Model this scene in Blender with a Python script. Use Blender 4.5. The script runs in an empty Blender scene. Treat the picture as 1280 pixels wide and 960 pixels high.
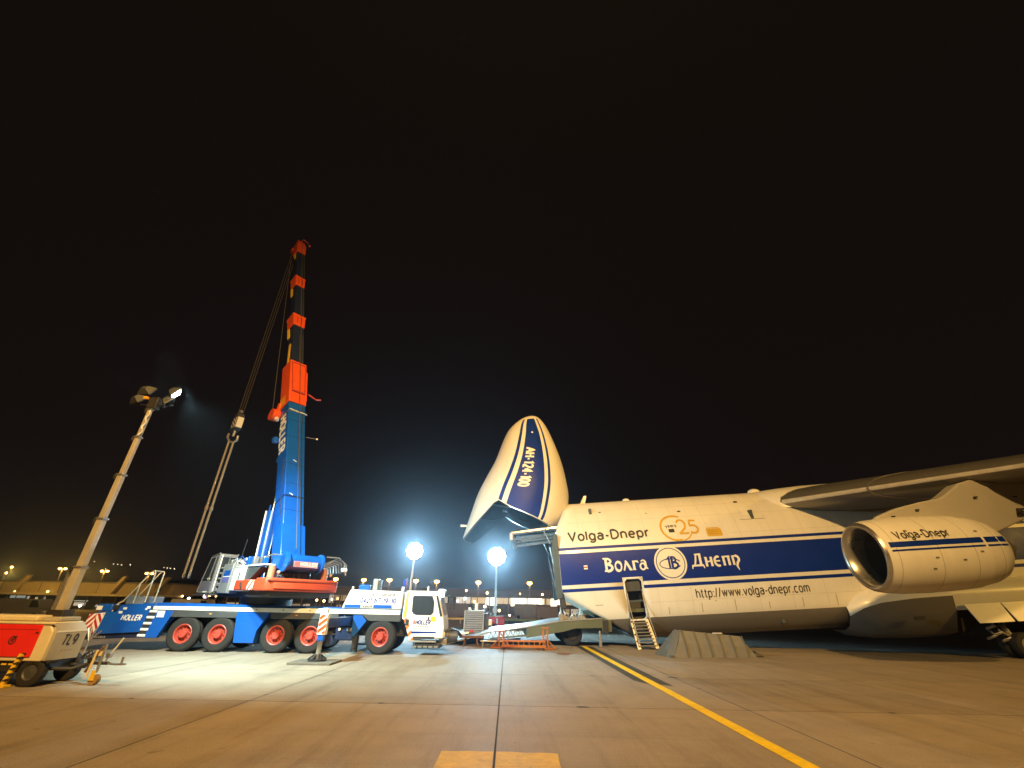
import bpy, bmesh, math, random
from mathutils import Vector, Matrix
random.seed(7)
R = math.radians
sc = bpy.context.scene
COL = sc.collection

# ------------------------------------------------------------------ camera
F_PX, PITCH, ROLL, CAM_H = 535.0, R(27.4), R(1.1), 2.2
cam_d = bpy.data.cameras.new('camera'); cam = bpy.data.objects.new('camera', cam_d); COL.objects.link(cam)
cam_d.sensor_width = 36.0; cam_d.lens = 36.0 * F_PX / 1280.0; cam_d.clip_start = 0.1; cam_d.clip_end = 4000
fw = Vector((0, math.cos(PITCH), math.sin(PITCH))); up0 = Vector((0, -math.sin(PITCH), math.cos(PITCH))); x0 = Vector((1, 0, 0))
rt = x0 * math.cos(ROLL) + up0 * math.sin(ROLL); up = up0 * math.cos(ROLL) - x0 * math.sin(ROLL)
m = Matrix((rt, up, -fw)).transposed().to_4x4(); m.translation = (0, 0, CAM_H)
cam.matrix_world = m
sc.camera = cam

# ------------------------------------------------------------------ night sky
world = bpy.data.worlds.new('World'); sc.world = world; world.use_nodes = True
wn = world.node_tree; wn.nodes.clear()
wo = wn.nodes.new('ShaderNodeOutputWorld'); wb = wn.nodes.new('ShaderNodeBackground')
wt = wn.nodes.new('ShaderNodeTexCoord'); ws = wn.nodes.new('ShaderNodeSeparateXYZ'); wr = wn.nodes.new('ShaderNodeValToRGB')
wr.color_ramp.elements[0].position = 0.0; wr.color_ramp.elements[0].color = (0.0085, 0.0064, 0.0060, 1)
wr.color_ramp.elements[1].position = 0.75; wr.color_ramp.elements[1].color = (0.0052, 0.0031, 0.0025, 1)
e = wr.color_ramp.elements.new(0.25); e.color = (0.0062, 0.0039, 0.0034, 1)
wn.links.new(wt.outputs['Generated'], ws.inputs[0]); wn.links.new(ws.outputs['Z'], wr.inputs[0])
wn.links.new(wr.outputs[0], wb.inputs[0]); wb.inputs[1].default_value = 1.0
wn.links.new(wb.outputs[0], wo.inputs[0])
sc.view_settings.view_transform = 'Standard'; sc.view_settings.look = 'None'
sc.view_settings.exposure = 0.0; sc.view_settings.gamma = 1.0
sc.render.engine = 'CYCLES'
sc.cycles.use_denoising = True
sc.cycles.max_bounces = 5; sc.cycles.diffuse_bounces = 3; sc.cycles.glossy_bounces = 3; sc.cycles.transmission_bounces = 3
sc.cycles.volume_bounces = 0; sc.cycles.transparent_max_bounces = 6
sc.cycles.sample_clamp_indirect = 2.0; sc.cycles.caustics_reflective = False; sc.cycles.caustics_refractive = False

def lamp(name, kind, loc, energy, color, target=None, angle=120, blend=0.5, size=0.4):
    d = bpy.data.lights.new(name, kind); d.energy = energy; d.color = color; d.shadow_soft_size = size
    if kind == 'SPOT': d.spot_size = R(angle); d.spot_blend = blend
    o = bpy.data.objects.new(name, d); COL.objects.link(o); o.location = loc
    if target is not None:
        o.rotation_euler = (Vector(target) - Vector(loc)).to_track_quat('-Z', 'Y').to_euler()
    return o

SODIUM = (1.0, 0.56, 0.10); SODIUM_PALE = (1.0, 0.575, 0.170); COOL = (0.64, 0.97, 0.95)
# the apron floodlight masts stand behind the photographer (their masts are built below)
lamp('apron_floodlight', 'SPOT', (3.5, -15, 30), 122000, SODIUM_PALE, (2, 36, 4), 86, 1.0, 0.8)
lamp('apron_floodlight', 'SPOT', (2.6, -15, 30.3), 75000, SODIUM_PALE, (-17, 30, 14), 78, 1.0, 0.8)
lamp('apron_floodlight', 'SPOT', (60, 1, 17), 42000, SODIUM, (27, 31, 3), 60, 1.0, 0.8)

# ------------------------------------------------------------------ materials
MATS = {}
def mat(name, col, rough=0.5, metal=0.0, var=0.12, scale=2.0, bump=0.0, bscale=40.0, coat=0.0, dirt=0.0, dirtcol=(0.05, 0.04, 0.03), space='Object', stretch=None):
    if name in MATS: return MATS[name]
    mt = bpy.data.materials.new(name); mt.use_nodes = True; n = mt.node_tree.nodes; l = mt.node_tree.links
    b = n['Principled BSDF']; b.inputs['Roughness'].default_value = rough; b.inputs['Metallic'].default_value = metal
    if coat: b.inputs['Coat Weight'].default_value = coat; b.inputs['Coat Roughness'].default_value = 0.15
    tc = n.new('ShaderNodeTexCoord'); geo = n.new('ShaderNodeNewGeometry')
    src = geo.outputs['Position'] if space == 'World' else tc.outputs['Object']
    if stretch:
        mp = n.new('ShaderNodeMapping'); mp.inputs['Scale'].default_value = stretch; l.new(src, mp.inputs[0]); src = mp.outputs[0]
    nz = n.new('ShaderNodeTexNoise'); nz.inputs['Scale'].default_value = scale; nz.inputs['Detail'].default_value = 6; nz.inputs['Roughness'].default_value = 0.65
    l.new(src, nz.inputs['Vector'])
    hsv = n.new('ShaderNodeHueSaturation'); hsv.inputs['Color'].default_value = (*col, 1)
    mr = n.new('ShaderNodeMapRange'); mr.inputs['From Min'].default_value = 0.3; mr.inputs['From Max'].default_value = 0.7
    mr.inputs['To Min'].default_value = 1 - var; mr.inputs['To Max'].default_value = 1 + var
    l.new(nz.outputs['Fac'], mr.inputs['Value']); l.new(mr.outputs[0], hsv.inputs['Value'])
    outc = hsv.outputs[0]
    if dirt > 0:
        nd = n.new('ShaderNodeTexNoise'); nd.inputs['Scale'].default_value = scale * 0.45; nd.inputs['Detail'].default_value = 8; nd.inputs['Roughness'].default_value = 0.75
        l.new(src, nd.inputs['Vector'])
        rp = n.new('ShaderNodeMapRange'); rp.inputs['From Min'].default_value = 0.5; rp.inputs['From Max'].default_value = 0.75; rp.inputs['To Max'].default_value = dirt
        l.new(nd.outputs['Fac'], rp.inputs['Value'])
        mx = n.new('ShaderNodeMix'); mx.data_type = 'RGBA'; l.new(rp.outputs[0], mx.inputs['Factor']); l.new(outc, mx.inputs['A']); mx.inputs['B'].default_value = (*dirtcol, 1)
        outc = mx.outputs['Result']
    l.new(outc, b.inputs['Base Color'])
    rr = n.new('ShaderNodeMapRange'); rr.inputs['To Min'].default_value = max(0.05, rough - 0.1); rr.inputs['To Max'].default_value = min(1, rough + 0.12)
    l.new(nz.outputs['Fac'], rr.inputs['Value']); l.new(rr.outputs[0], b.inputs['Roughness'])
    if bump > 0:
        nb = n.new('ShaderNodeTexNoise'); nb.inputs['Scale'].default_value = bscale; nb.inputs['Detail'].default_value = 4; l.new(src, nb.inputs['Vector'])
        bm = n.new('ShaderNodeBump'); bm.inputs['Strength'].default_value = bump; bm.inputs['Distance'].default_value = 0.02
        l.new(nb.outputs['Fac'], bm.inputs['Height']); l.new(bm.outputs[0], b.inputs['Normal'])
    MATS[name] = mt; return mt
def emit(name, col, strength):
    if name in MATS: return MATS[name]
    mt = bpy.data.materials.new(name); mt.use_nodes = True; n = mt.node_tree.nodes; l = mt.node_tree.links
    b = n['Principled BSDF']; b.inputs['Base Color'].default_value = (0.8, 0.8, 0.8, 1)
    b.inputs['Emission Color'].default_value = (*col, 1); b.inputs['Emission Strength'].default_value = strength
    mt.cycles.emission_sampling = 'NONE'
    MATS[name] = mt; return mt

M_CONC = mat('concrete', (0.265, 0.22, 0.17), 0.72, 0, 0.10, 0.35, 0.25, 25, dirt=0.35, dirtcol=(0.13, 0.115, 0.10), space='World')
M_SLAB = mat('concrete_slab', (0.280, 0.232, 0.180), 0.70, 0, 0.10, 0.9, 0.3, 30, dirt=0.32, dirtcol=(0.10, 0.085, 0.068), space='World')
def weather_slabs(mt):
    n = mt.node_tree.nodes; l = mt.node_tree.links; b = n['Principled BSDF']; src = b.inputs['Base Color'].links[0].from_socket
    geo = n.new('ShaderNodeNewGeometry'); oi = n.new('ShaderNodeObjectInfo')
    def rng(sock, a, b_, lo, hi):
        m_ = n.new('ShaderNodeMapRange'); m_.inputs[1].default_value = a; m_.inputs[2].default_value = b_; m_.inputs[3].default_value = lo; m_.inputs[4].default_value = hi; l.new(sock, m_.inputs[0]); return m_.outputs[0]
    def noise(scale, sc3, detail=5):
        mp = n.new('ShaderNodeMapping'); mp.inputs['Scale'].default_value = sc3; l.new(geo.outputs['Position'], mp.inputs[0])
        t = n.new('ShaderNodeTexNoise'); t.inputs['Scale'].default_value = scale; t.inputs['Detail'].default_value = detail; t.inputs['Roughness'].default_value = .7; l.new(mp.outputs[0], t.inputs['Vector']); return t.outputs['Fac']
    def mul(a, b_):
        m_ = n.new('ShaderNodeMath'); m_.operation = 'MULTIPLY'; l.new(a, m_.inputs[0]); l.new(b_, m_.inputs[1]); return m_.outputs[0]
    f = rng(oi.outputs['Random'], 0, 1, .92, 1.08)
    f = mul(f, rng(noise(1.3, (1.0, .07, 1)), .50, .72, 1.0, .72))       # tyre tracks along the taxi line
    f = mul(f, rng(noise(.9, (.06, 1.0, 1)), .55, .75, 1.0, .80))        # and across it
    f = mul(f, rng(noise(2.2, (1, 1, 1), 2), .70, .76, 1.0, .62))        # oil spots
    f = mul(f, rng(noise(34, (1, 1, 1), 4), .32, .68, .78, 1.20))        # aggregate
    h = n.new('ShaderNodeHueSaturation'); l.new(src, h.inputs['Color']); l.new(f, h.inputs['Value']); l.new(h.outputs[0], b.inputs['Base Color'])
weather_slabs(M_SLAB)
M_SLAB.node_tree.nodes['Principled BSDF'].inputs['Specular IOR Level'].default_value = 0.15
M_CONC.node_tree.nodes['Principled BSDF'].inputs['Specular IOR Level'].default_value = 0.15
M_SEAL = mat('joint_sealant', (0.02, 0.017, 0.015), 0.95, 0, 0.3, 6, space='World')
M_YEL = mat('yellow_line_paint', (0.80, 0.56, 0.008), 0.5, 0, 0.14, 5, 0.3, 60, dirt=0.45, dirtcol=(0.30, 0.20, 0.07), space='World')
M_YELOLD = mat('worn_yellow_paint', (0.60, 0.42, 0.085), 0.7, 0, 0.16, 4, 0.4, 60, dirt=0.5, dirtcol=(0.27, 0.19, 0.09), space='World')
M_BLKP = mat('black_line_paint', (0.05, 0.047, 0.043), 0.55, 0, 0.2, 3, 0.3, 60, dirt=0.4, dirtcol=(0.10, 0.085, 0.068), space='World')
for _m in (M_YEL, M_YELOLD, M_BLKP): _m.node_tree.nodes['Principled BSDF'].inputs['Specular IOR Level'].default_value = 0.12
M_WHITE = mat('aircraft_white', (0.76, 0.74, 0.68), 0.40, 0, 0.045, 0.8, dirt=0.22, dirtcol=(0.54, 0.49, 0.41), coat=0.15, stretch=(1.6, .5, .28), bump=.12, bscale=.9)
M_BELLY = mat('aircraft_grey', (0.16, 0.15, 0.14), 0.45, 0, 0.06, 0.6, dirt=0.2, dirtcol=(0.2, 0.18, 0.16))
M_ABLUE = mat('aircraft_blue', (0.004, 0.026, 0.24), 0.45, 0, 0.06, 1.0); M_ABLUE.node_tree.nodes['Principled BSDF'].inputs['Specular IOR Level'].default_value = 0.2
M_ABLACK = mat('lettering_black', (0.02, 0.02, 0.025), 0.5, 0, 0.05)
M_LWHITE = mat('lettering_white', (0.80, 0.78, 0.72), 0.45, 0, 0.03)
M_GOLD = mat('lettering_gold', (0.62, 0.36, 0.02), 0.45, 0, 0.04)
M_WING = mat('wing_grey', (0.20, 0.195, 0.185), 0.34, 0.5, 0.06, 0.7, dirt=0.15, dirtcol=(0.2, 0.18, 0.16))
M_LIP = mat('bare_metal', (0.62, 0.60, 0.57), 0.28, 0.9, 0.06, 1.2)
M_STEEL = mat('galvanised_steel', (0.34, 0.33, 0.32), 0.42, 0.7, 0.12, 5)
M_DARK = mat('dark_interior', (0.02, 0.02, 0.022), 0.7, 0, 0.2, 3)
M_GREYIN = mat('grey_primer', (0.06, 0.085, 0.095), 0.6, 0.1, 0.25, 2.0, dirt=0.3)
M_TYRE = mat('tyre_rubber', (0.013, 0.0125, 0.012), 0.82, 0, 0.2, 6, dirt=0.35, dirtcol=(0.035, 0.031, 0.026))
M_CBLUE = mat('crane_blue', (0.006, 0.085, 0.42), 0.32, 0, 0.05, 1.5, coat=0.2, dirt=0.4, dirtcol=(0.012, 0.05, 0.19))
M_NAVY = mat('boom_navy', (0.012, 0.02, 0.06), 0.35, 0, 0.1, 1.5, coat=0.2)
M_CORANGE = mat('crane_orange', (0.70, 0.085, 0.018), 0.4, 0, 0.06, 1.5, coat=0.1, dirt=0.4, dirtcol=(0.25, 0.04, 0.015))
M_CWHITE = mat('crane_white', (0.76, 0.76, 0.75), 0.35, 0, 0.03, 1.5, coat=0.3, dirt=0.08, dirtcol=(0.4, 0.38, 0.35))
M_CGREY = mat('crane_grey', (0.20, 0.205, 0.215), 0.45, 0, 0.06, 2)
M_CDGREY = mat('crane_dark_grey', (0.05, 0.053, 0.057), 0.5, 0, 0.1, 2)
M_BLACK = mat('chassis_black', (0.022, 0.022, 0.024), 0.5, 0, 0.3, 3, dirt=0.25, dirtcol=(0.07, 0.06, 0.05))
M_RIM = mat('rim_red', (0.42, 0.055, 0.035), 0.42, 0, 0.08, 4, dirt=0.25, dirtcol=(0.2, 0.06, 0.04))
M_RED = mat('trailer_red', (0.72, 0.025, 0.02), 0.35, 0, 0.05, 2, coat=0.3)
M_CREAM = mat('trailer_cream', (0.66, 0.58, 0.40), 0.4, 0, 0.05, 2, dirt=0.15, dirtcol=(0.35, 0.3, 0.2))
M_TGREY = mat('trailer_grey', (0.38, 0.36, 0.31), 0.45, 0, 0.05, 2, dirt=0.2, dirtcol=(0.2, 0.18, 0.14))
M_HAZY = mat('hazard_yellow', (0.72, 0.48, 0.03), 0.45, 0, 0.08, 5)
M_SIGNR = mat('reflective_red', (0.42, 0.02, 0.03), 0.4, 0, 0.05, 5)
M_SIGNW = mat('reflective_white', (0.80, 0.80, 0.80), 0.4, 0, 0.03, 5)
M_CHROME = mat('chrome_rod', (0.75, 0.74, 0.72), 0.15, 1.0, 0.03, 5)
M_ROPE = mat('wire_rope', (0.16, 0.14, 0.11), 0.5, 0.5, 0.1, 20)
M_SLING = mat('steel_sling', (0.30, 0.26, 0.20), 0.55, 0.2, 0.1, 15)
M_RAMP = mat('ramp_green', (0.10, 0.115, 0.07), 0.5, 0.1, 0.15, 1.5, dirt=0.35, dirtcol=(0.08, 0.075, 0.05))
M_RAMPTOP = mat('ramp_tread', (0.30, 0.30, 0.29), 0.45, 0.4, 0.12, 4)
M_OFRAME = mat('stand_orange', (0.40, 0.115, 0.012), 0.5, 0, 0.1, 4, dirt=0.25, dirtcol=(0.25, 0.1, 0.03))
M_RUST = mat('stand_brown', (0.16, 0.075, 0.03), 0.7, 0, 0.2, 5)
M_CANVAS = mat('cover_canvas', (0.20, 0.195, 0.185), 0.75, 0, 0.10, 3, 0.4, 12, dirt=0.3, dirtcol=(0.14, 0.125, 0.10))
M_CANVASD = mat('cover_rib', (0.11, 0.108, 0.10), 0.7, 0, 0.1, 3)
M_WOOD = mat('pad_board', (0.13, 0.115, 0.095), 0.75, 0, 0.2, 4, 0.4, 20)
M_WALL = mat('terminal_wall', (0.32, 0.25, 0.15), 0.7, 0, 0.12, 0.2)
M_WALLD = mat('terminal_dark', (0.10, 0.085, 0.07), 0.7, 0, 0.15, 0.2)
M_ROOF = mat('terminal_roof', (0.13, 0.12, 0.11), 0.7, 0, 0.15, 0.2)
M_GLZ = mat('terminal_glass', (0.03, 0.035, 0.04), 0.12, 0, 0.2, 0.3)
M_POLE = mat('lamp_post_steel', (0.30, 0.29, 0.27), 0.5, 0.5, 0.1, 2)
E_COOL = emit('lamp_cool_white', (0.75, 0.95, 1.0), 120.0)
E_SOD = emit('lamp_sodium', (1.0, 0.45, 0.09), 16.0)
E_WIN = emit('window_lit_white', (1.0, 0.90, 0.68), 2.2)
E_WINW = emit('window_lit_warm', (1.0, 0.68, 0.30), 0.55)
E_RED = emit('marker_red', (1.0, 0.06, 0.03), 1.0)
E_WORK = emit('cab_work_lamp', (0.85, 0.95, 1.0), 12.0)
def glass(name, col=(0.02, 0.025, 0.03), alpha=0.35):
    mt = bpy.data.materials.new(name); mt.use_nodes = True; n = mt.node_tree.nodes; l = mt.node_tree.links
    b = n['Principled BSDF']; b.inputs['Base Color'].default_value = (*col, 1); b.inputs['Roughness'].default_value = 0.06
    nz = n.new('ShaderNodeTexNoise'); nz.inputs['Scale'].default_value = 3
    mr = n.new('ShaderNodeMapRange'); mr.inputs['To Min'].default_value = alpha; mr.inputs['To Max'].default_value = alpha + 0.3
    l.new(nz.outputs['Fac'], mr.inputs[0]); l.new(mr.outputs[0], b.inputs['Alpha'])
    return mt
M_GLASS = glass('tinted_glass')

# ------------------------------------------------------------------ mesh helpers
class MB:
    def __init__(s, M=None): s.v = []; s.f = []; s.M = M
    def add(s, vs, fs):
        o = len(s.v)
        for p in vs:
            p = Vector(p); s.v.append(s.M @ p if s.M else p)
        s.f += [tuple(i + o for i in f) for f in fs]; return s
    def box(s, a, b):
        (x0, y0, z0), (x1, y1, z1) = a, b
        return s.add([(x0,y0,z0),(x1,y0,z0),(x1,y1,z0),(x0,y1,z0),(x0,y0,z1),(x1,y0,z1),(x1,y1,z1),(x0,y1,z1)],
                     [(0,3,2,1),(4,5,6,7),(0,1,5,4),(1,2,6,5),(2,3,7,6),(3,0,4,7)])
    def prism(s, poly, a, b, axis='y'):
        n = len(poly)
        def P(u, v, w): return {'y': (u, w, v), 'x': (w, u, v), 'z': (u, v, w)}[axis]
        vs = [P(u, v, a) for u, v in poly] + [P(u, v, b) for u, v in poly]
        fs = [tuple(range(n)), tuple(range(2*n-1, n-1, -1))] + [(i, (i+1) % n, n + (i+1) % n, n + i) for i in range(n)]
        return s.add(vs, fs)
    def loft(s, rings, cap=True, closed=True):
        n = len(rings[0]); vs = [p for r in rings for p in r]; fs = []
        for k in range(len(rings)-1):
            for i in range(n if closed else n-1):
                j = (i+1) % n; fs.append((k*n+i, k*n+j, (k+1)*n+j, (k+1)*n+i))
        if cap and closed: fs += [tuple(range(n-1, -1, -1)), tuple(range((len(rings)-1)*n, len(rings)*n))]
        return s.add(vs, fs)
    def bar(s, p, q, w, h=None, upv=(0,0,1)):
        p, q = Vector(p), Vector(q); d = (q-p).normalized(); u = Vector(upv)
        if abs(d.dot(u)) > 0.97: u = Vector((1,0,0))
        a = d.cross(u).normalized(); b = a.cross(d).normalized(); h = h or w
        r = lambda c: [c + a*w/2*i + b*h/2*j for i, j in ((-1,-1),(1,-1),(1,1),(-1,1))]
        return s.loft([r(p), r(q)])
    def tube(s, pts, rad, n=8, closed=False):
        pts = [Vector(p) for p in pts]; rings = []; k = len(pts)
        rads = rad if isinstance(rad, (list, tuple)) else [rad]*k
        u = None
        for i, p in enumerate(pts):
            d = (pts[(i+1) % k] - pts[i-1]) if closed else (pts[min(i+1, k-1)] - pts[max(i-1, 0)])
            d.normalize()
            if u is None: u = d.orthogonal().normalized()
            u = (u - d*u.dot(d)).normalized(); w = d.cross(u)
            rings.append([p + (u*math.cos(2*math.pi*j/n) + w*math.sin(2*math.pi*j/n))*rads[i] for j in range(n)])
        if closed: rings.append(rings[0]); return s.loft(rings, cap=False)
        return s.loft(rings)
    def cyl(s, p, q, r0, r1=None, n=16): return s.tube([p, q], [r0, r0 if r1 is None else r1], n)
    def lathe(s, prof, c, axis, n=32, ref=None, cap=False):
        c = Vector(c); d = Vector(axis).normalized(); u = (Vector(ref) if ref else d.orthogonal()).normalized(); w = d.cross(u)
        rings = [[c + d*t + (u*math.cos(2*math.pi*j/n) + w*math.sin(2*math.pi*j/n))*r for j in range(n)] for t, r in prof]
        return s.loft(rings, cap=cap)
    def ball(s, c, r, n=10, sq=(1,1,1)):
        c = Vector(c); rings = []
        for i in range(n//2+1):
            a = math.pi*i/(n//2); rr = max(math.sin(a), 1e-3)
            rings.append([(c.x+r*sq[0]*rr*math.cos(2*math.pi*j/n), c.y+r*sq[1]*rr*math.sin(2*math.pi*j/n), c.z-r*sq[2]*math.cos(a)) for j in range(n)])
        return s.loft(rings)
    def mesh(s, name, material, smooth=False, angle=35, recalc=True):
        me = bpy.data.meshes.new(name); me.from_pydata([tuple(p) for p in s.v], [], s.f)
        if recalc:
            bm = bmesh.new(); bm.from_mesh(me); bmesh.ops.recalc_face_normals(bm, faces=bm.faces); bm.to_mesh(me); bm.free()
        me.materials.append(material)
        if smooth:
            me.polygons.foreach_set('use_smooth', [True]*len(me.polygons)); me.set_sharp_from_angle(angle=R(angle))
        me.update(); return me
    def build(s, name, material, parent=None, bevel=0, smooth=False, angle=35, recalc=True, seg=2):
        o = bpy.data.objects.new(name, s.mesh(name, material, smooth or bevel > 0, angle, recalc)); COL.objects.link(o)
        if parent: o.parent = parent
        if bevel > 0:
            b = o.modifiers.new('bevel', 'BEVEL'); b.width = bevel; b.segments = seg; b.limit_method = 'ANGLE'; b.angle_limit = R(40); b.use_clamp_overlap = True
            b.harden_normals = False
        return o
def tag(o, label=None, cat=None, group=None, kind=None):
    if label: o['label'] = label
    if cat: o['category'] = cat
    if group: o['group'] = group
    if kind: o['kind'] = kind
    return o
def thing(name, label, cat, loc=(0,0,0), rotz=0, group=None):
    o = bpy.data.objects.new(name, None); COL.objects.link(o); o.location = loc; o.rotation_euler = (0,0,rotz); o.empty_display_size = 0.3
    return tag(o, label, cat, group)
def inst(src, parent, M=None, name=None):
    o = src.copy(); COL.objects.link(o); o.parent = parent
    if M is not None: o.matrix_local = M
    return o
def copy_tree(o, parent=None):
    c = o.copy(); COL.objects.link(c); c.parent = parent
    for ch in list(o.children): copy_tree(ch, c)
    return c

# lettering: a plain stroke alphabet (cap height 1, x-height .72), each glyph = strokes + advance
def arc(cx, cy, rx, ry, a0, a1, n=12): return [(cx+rx*math.cos(R(a0+(a1-a0)*i/n)), cy+ry*math.sin(R(a0+(a1-a0)*i/n))) for i in range(n+1)]
def _font():
    o = arc(.27,.35,.27,.35,0,360,20); F = {}
    F['A'] = ([[(0,0),(.36,1),(.72,0)],[(.15,.33),(.57,.33)]],.72); F['B'] = ([[(0,0),(0,1)],[(0,1),(.3,1)]+arc(.3,.77,.24,.23,90,-90)+[(0,.54)],[(.3,.54)]+arc(.32,.27,.28,.27,90,-90)+[(0,0)]],.62)
    F['C'] = ([arc(.38,.5,.38,.5,45,315,18)],.70); F['D'] = ([[(0,0),(0,1)],[(-.0,1),(.25,1)]+arc(.25,.5,.44,.5,90,-90,14)+[(0,0)]],.70)
    F['E'] = ([[(0,0),(0,1)],[(-.05,1),(.55,1)],[(0,.52),(.5,.52)],[(-.05,0),(.55,0)]],.56); F['H'] = ([[(0,0),(0,1)],[(.6,0),(.6,1)],[(0,.52),(.6,.52)]],.62)
    F['I'] = ([[(0,0),(0,1)]],.02); F['K'] = ([[(0,0),(0,1)],[(.55,1),(.05,.42)],[(.2,.58),(.6,0)]],.58); F['L'] = ([[(0,0),(0,1)],[(-.05,0),(.5,0)]],.50)
    F['N'] = ([[(0,0),(0,1)],[(0,1),(.6,0)],[(.6,0),(.6,1)]],.62); F['O'] = ([arc(.38,.5,.38,.5,0,360,22)],.76); F['R'] = ([[(0,0),(0,1)],[(-.05,1),(.3,1)]+arc(.3,.75,.26,.25,90,-90)+[(0,.5)],[(.28,.5),(.6,0)]],.60)
    F['S'] = ([arc(.29,.75,.28,.25,30,270,12)+arc(.29,.25,.30,.25,90,-150,12)],.60); F['T'] = ([[(.32,0),(.32,1)],[(0,1),(.64,1)]],.64); F['V'] = ([[(0,1),(.36,0),(.72,1)]],.72)
    F['0'] = ([arc(.28,.5,.28,.5,0,360,20)],.56); F['1'] = ([[(.05,.78),(.28,1),(.28,0)]],.36); F['2'] = ([arc(.27,.72,.27,.28,160,-20,10)+[(.46,.45),(.0,.0)],[(-.02,0),(.56,0)]],.56)
    F['3'] = ([arc(.25,.76,.25,.24,150,-90,10),arc(.25,.27,.29,.27,90,-150,10)],.54); F['4'] = ([[(.42,0),(.42,1),(.0,.3)],[(-.02,.28),(.58,.28)]],.58); F['6'] = ([arc(.28,.32,.28,.32,0,360,18),arc(.36,.42,.36,.58,180,95,8)],.56)
    F['7'] = ([[(0,1),(.56,1),(.2,0)]],.56); F['9'] = ([arc(.28,.68,.28,.32,0,360,18),arc(.2,.58,.36,.58,0,-85,8)],.56)
    F['a'] = ([arc(.25,.21,.25,.21,0,360,14),[(.5,0),(.5,.48)]+arc(.26,.48,.24,.23,0,150,8)],.52); F['c'] = ([arc(.28,.35,.28,.35,50,310,16)],.50); F['d'] = ([o,[(.54,0),(.54,1)]],.56); F['e'] = ([[(.02,.36),(.54,.36)],arc(.28,.35,.27,.35,0,315,18)],.56)
    F['g'] = ([o,[(.54,.7),(.54,0)]+arc(.27,-.02,.27,.25,0,-150,8)],.56); F['h'] = ([[(0,0),(0,1)],arc(.25,.45,.25,.25,180,0,8)+[(.5,0)]],.52); F['i'] = ([[(0,0),(0,.7)],[(0,.86),(0,.98)]],.02); F['l'] = ([[(0,0),(0,1)]],.02)
    F['m'] = ([[(0,0),(0,.7)],arc(.2,.48,.2,.22,180,0,8)+[(.4,0)],arc(.6,.48,.2,.22,180,0,8)+[(.8,0)]],.82); F['n'] = ([[(0,0),(0,.7)],arc(.25,.45,.25,.25,180,0,8)+[(.5,0)]],.52); F['o'] = ([o],.54); F['p'] = ([o,[(0,.7),(0,-.3)]],.55)
    F['r'] = ([[(0,0),(0,.7)],arc(.26,.42,.26,.27,180,80,6)],.32); F['s'] = ([arc(.23,.53,.22,.17,40,270,8)+arc(.23,.18,.24,.18,90,-140,8)],.46); F['t'] = ([[(.12,.92),(.12,.15)]+arc(.27,.15,.15,.14,180,290,5),[(-.03,.69),(.30,.69)]],.32)
    F['v'] = ([[(0,.7),(.25,0),(.5,.7)]],.50); F['w'] = ([[(0,.7),(.2,0),(.4,.7),(.6,0),(.8,.7)]],.80); F['y'] = ([[(0,.7),(.27,.02)],[(.52,.7),(.2,-.22),(.02,-.28)]],.52)
    F['-'] = ([[(.0,.36),(.30,.36)]],.30); F['.'] = ([[(0,0),(0,.12)]],.03); F[':'] = ([[(0,0),(0,.12)],[(0,.54),(0,.66)]],.03); F['/'] = ([[(0,-.05),(.30,1.02)]],.30); F[' '] = ([],.28)
    return F
FONT = _font()
def resample(pts, wds, step):
    P2, W2 = [], []
    for i in range(len(pts)-1):
        d = max(1, int(math.dist(pts[i], pts[i+1])/step))
        for q in range(d): P2.append(tuple(pts[i][c]+(pts[i+1][c]-pts[i][c])*q/d for c in (0,1))); W2.append(wds[i]+(wds[i+1]-wds[i])*q/d)
    return P2+[pts[-1]], W2+[wds[-1]]
def ribbon(pts, wds):
    n = len(pts); L = []; Q = []; loop = math.dist(pts[0], pts[-1]) < 1e-6
    for i in range(n):
        p = Vector(pts[i]); a = Vector(pts[i-1]) if i else (Vector(pts[-2]) if loop else None); b = Vector(pts[i+1]) if i < n-1 else (Vector(pts[1]) if loop else None)
        d0 = (p-a).normalized() if a is not None else None; d1 = (b-p).normalized() if b is not None else None
        if d0 is None: d0 = d1
        if d1 is None: d1 = d0
        d = d0+d1; d = d.normalized() if d.length > .3 else d0; k = min(1.8, 1/max(.4, abs(d.dot(d0)))); nn = Vector((-d.y, d.x))*wds[i]/2*k
        L.append(p+nn); Q.append(p-nn)
    return L, Q
def flat_map(o, ux, uy): o, ux, uy = Vector(o), Vector(ux).normalized(), Vector(uy).normalized(); return lambda x, y: o + ux*x + uy*y
def text(name, s, fn, width, height, material, parent, weight=.15, shear=0.0, gap=.17, step=.12):
    g = gap+weight*.5; tot = sum(FONT[c][1] for c in s)+g*(len(s)-1); sx = width/tot/height; x = 0; mb = MB(); k = 0
    for c in s:
        for pts in FONT[c][0]:
            q = [((x+p[0])*sx*height + shear*p[1]*height, p[1]*height) for p in pts]; q, wd = resample(q, [weight*height]*len(q), step); L, Q = ribbon(q, wd); n = len(q); vs = []
            for p in L+Q:
                a = fn(p.x, p.y); nn = (fn(p.x+.01, p.y)-a).cross(fn(p.x, p.y+.01)-a).normalized(); vs.append(a+nn*.0012*(k % 6))
            mb.add(vs, [(i,i+1,n+i+1,n+i) for i in range(n-1)]); k += 1
        x += FONT[c][1]+g
    return mb.build(name, material, parent, recalc=False)
def dashes(name, fn, width, height, material, parent, n):       # a line of print too small to read
    mb = MB(); rnd = random.Random(n)
    for i in range(n):
        a = width*i/n; b = a+width/n*rnd.uniform(.5,.85); mb.add([fn(a,0),fn(b,0),fn(b,height),fn(a,height)], [(0,1,2,3)])
    o = mb.build(name, material, parent, recalc=False); o['kind'] = 'stuff'; return o
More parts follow.
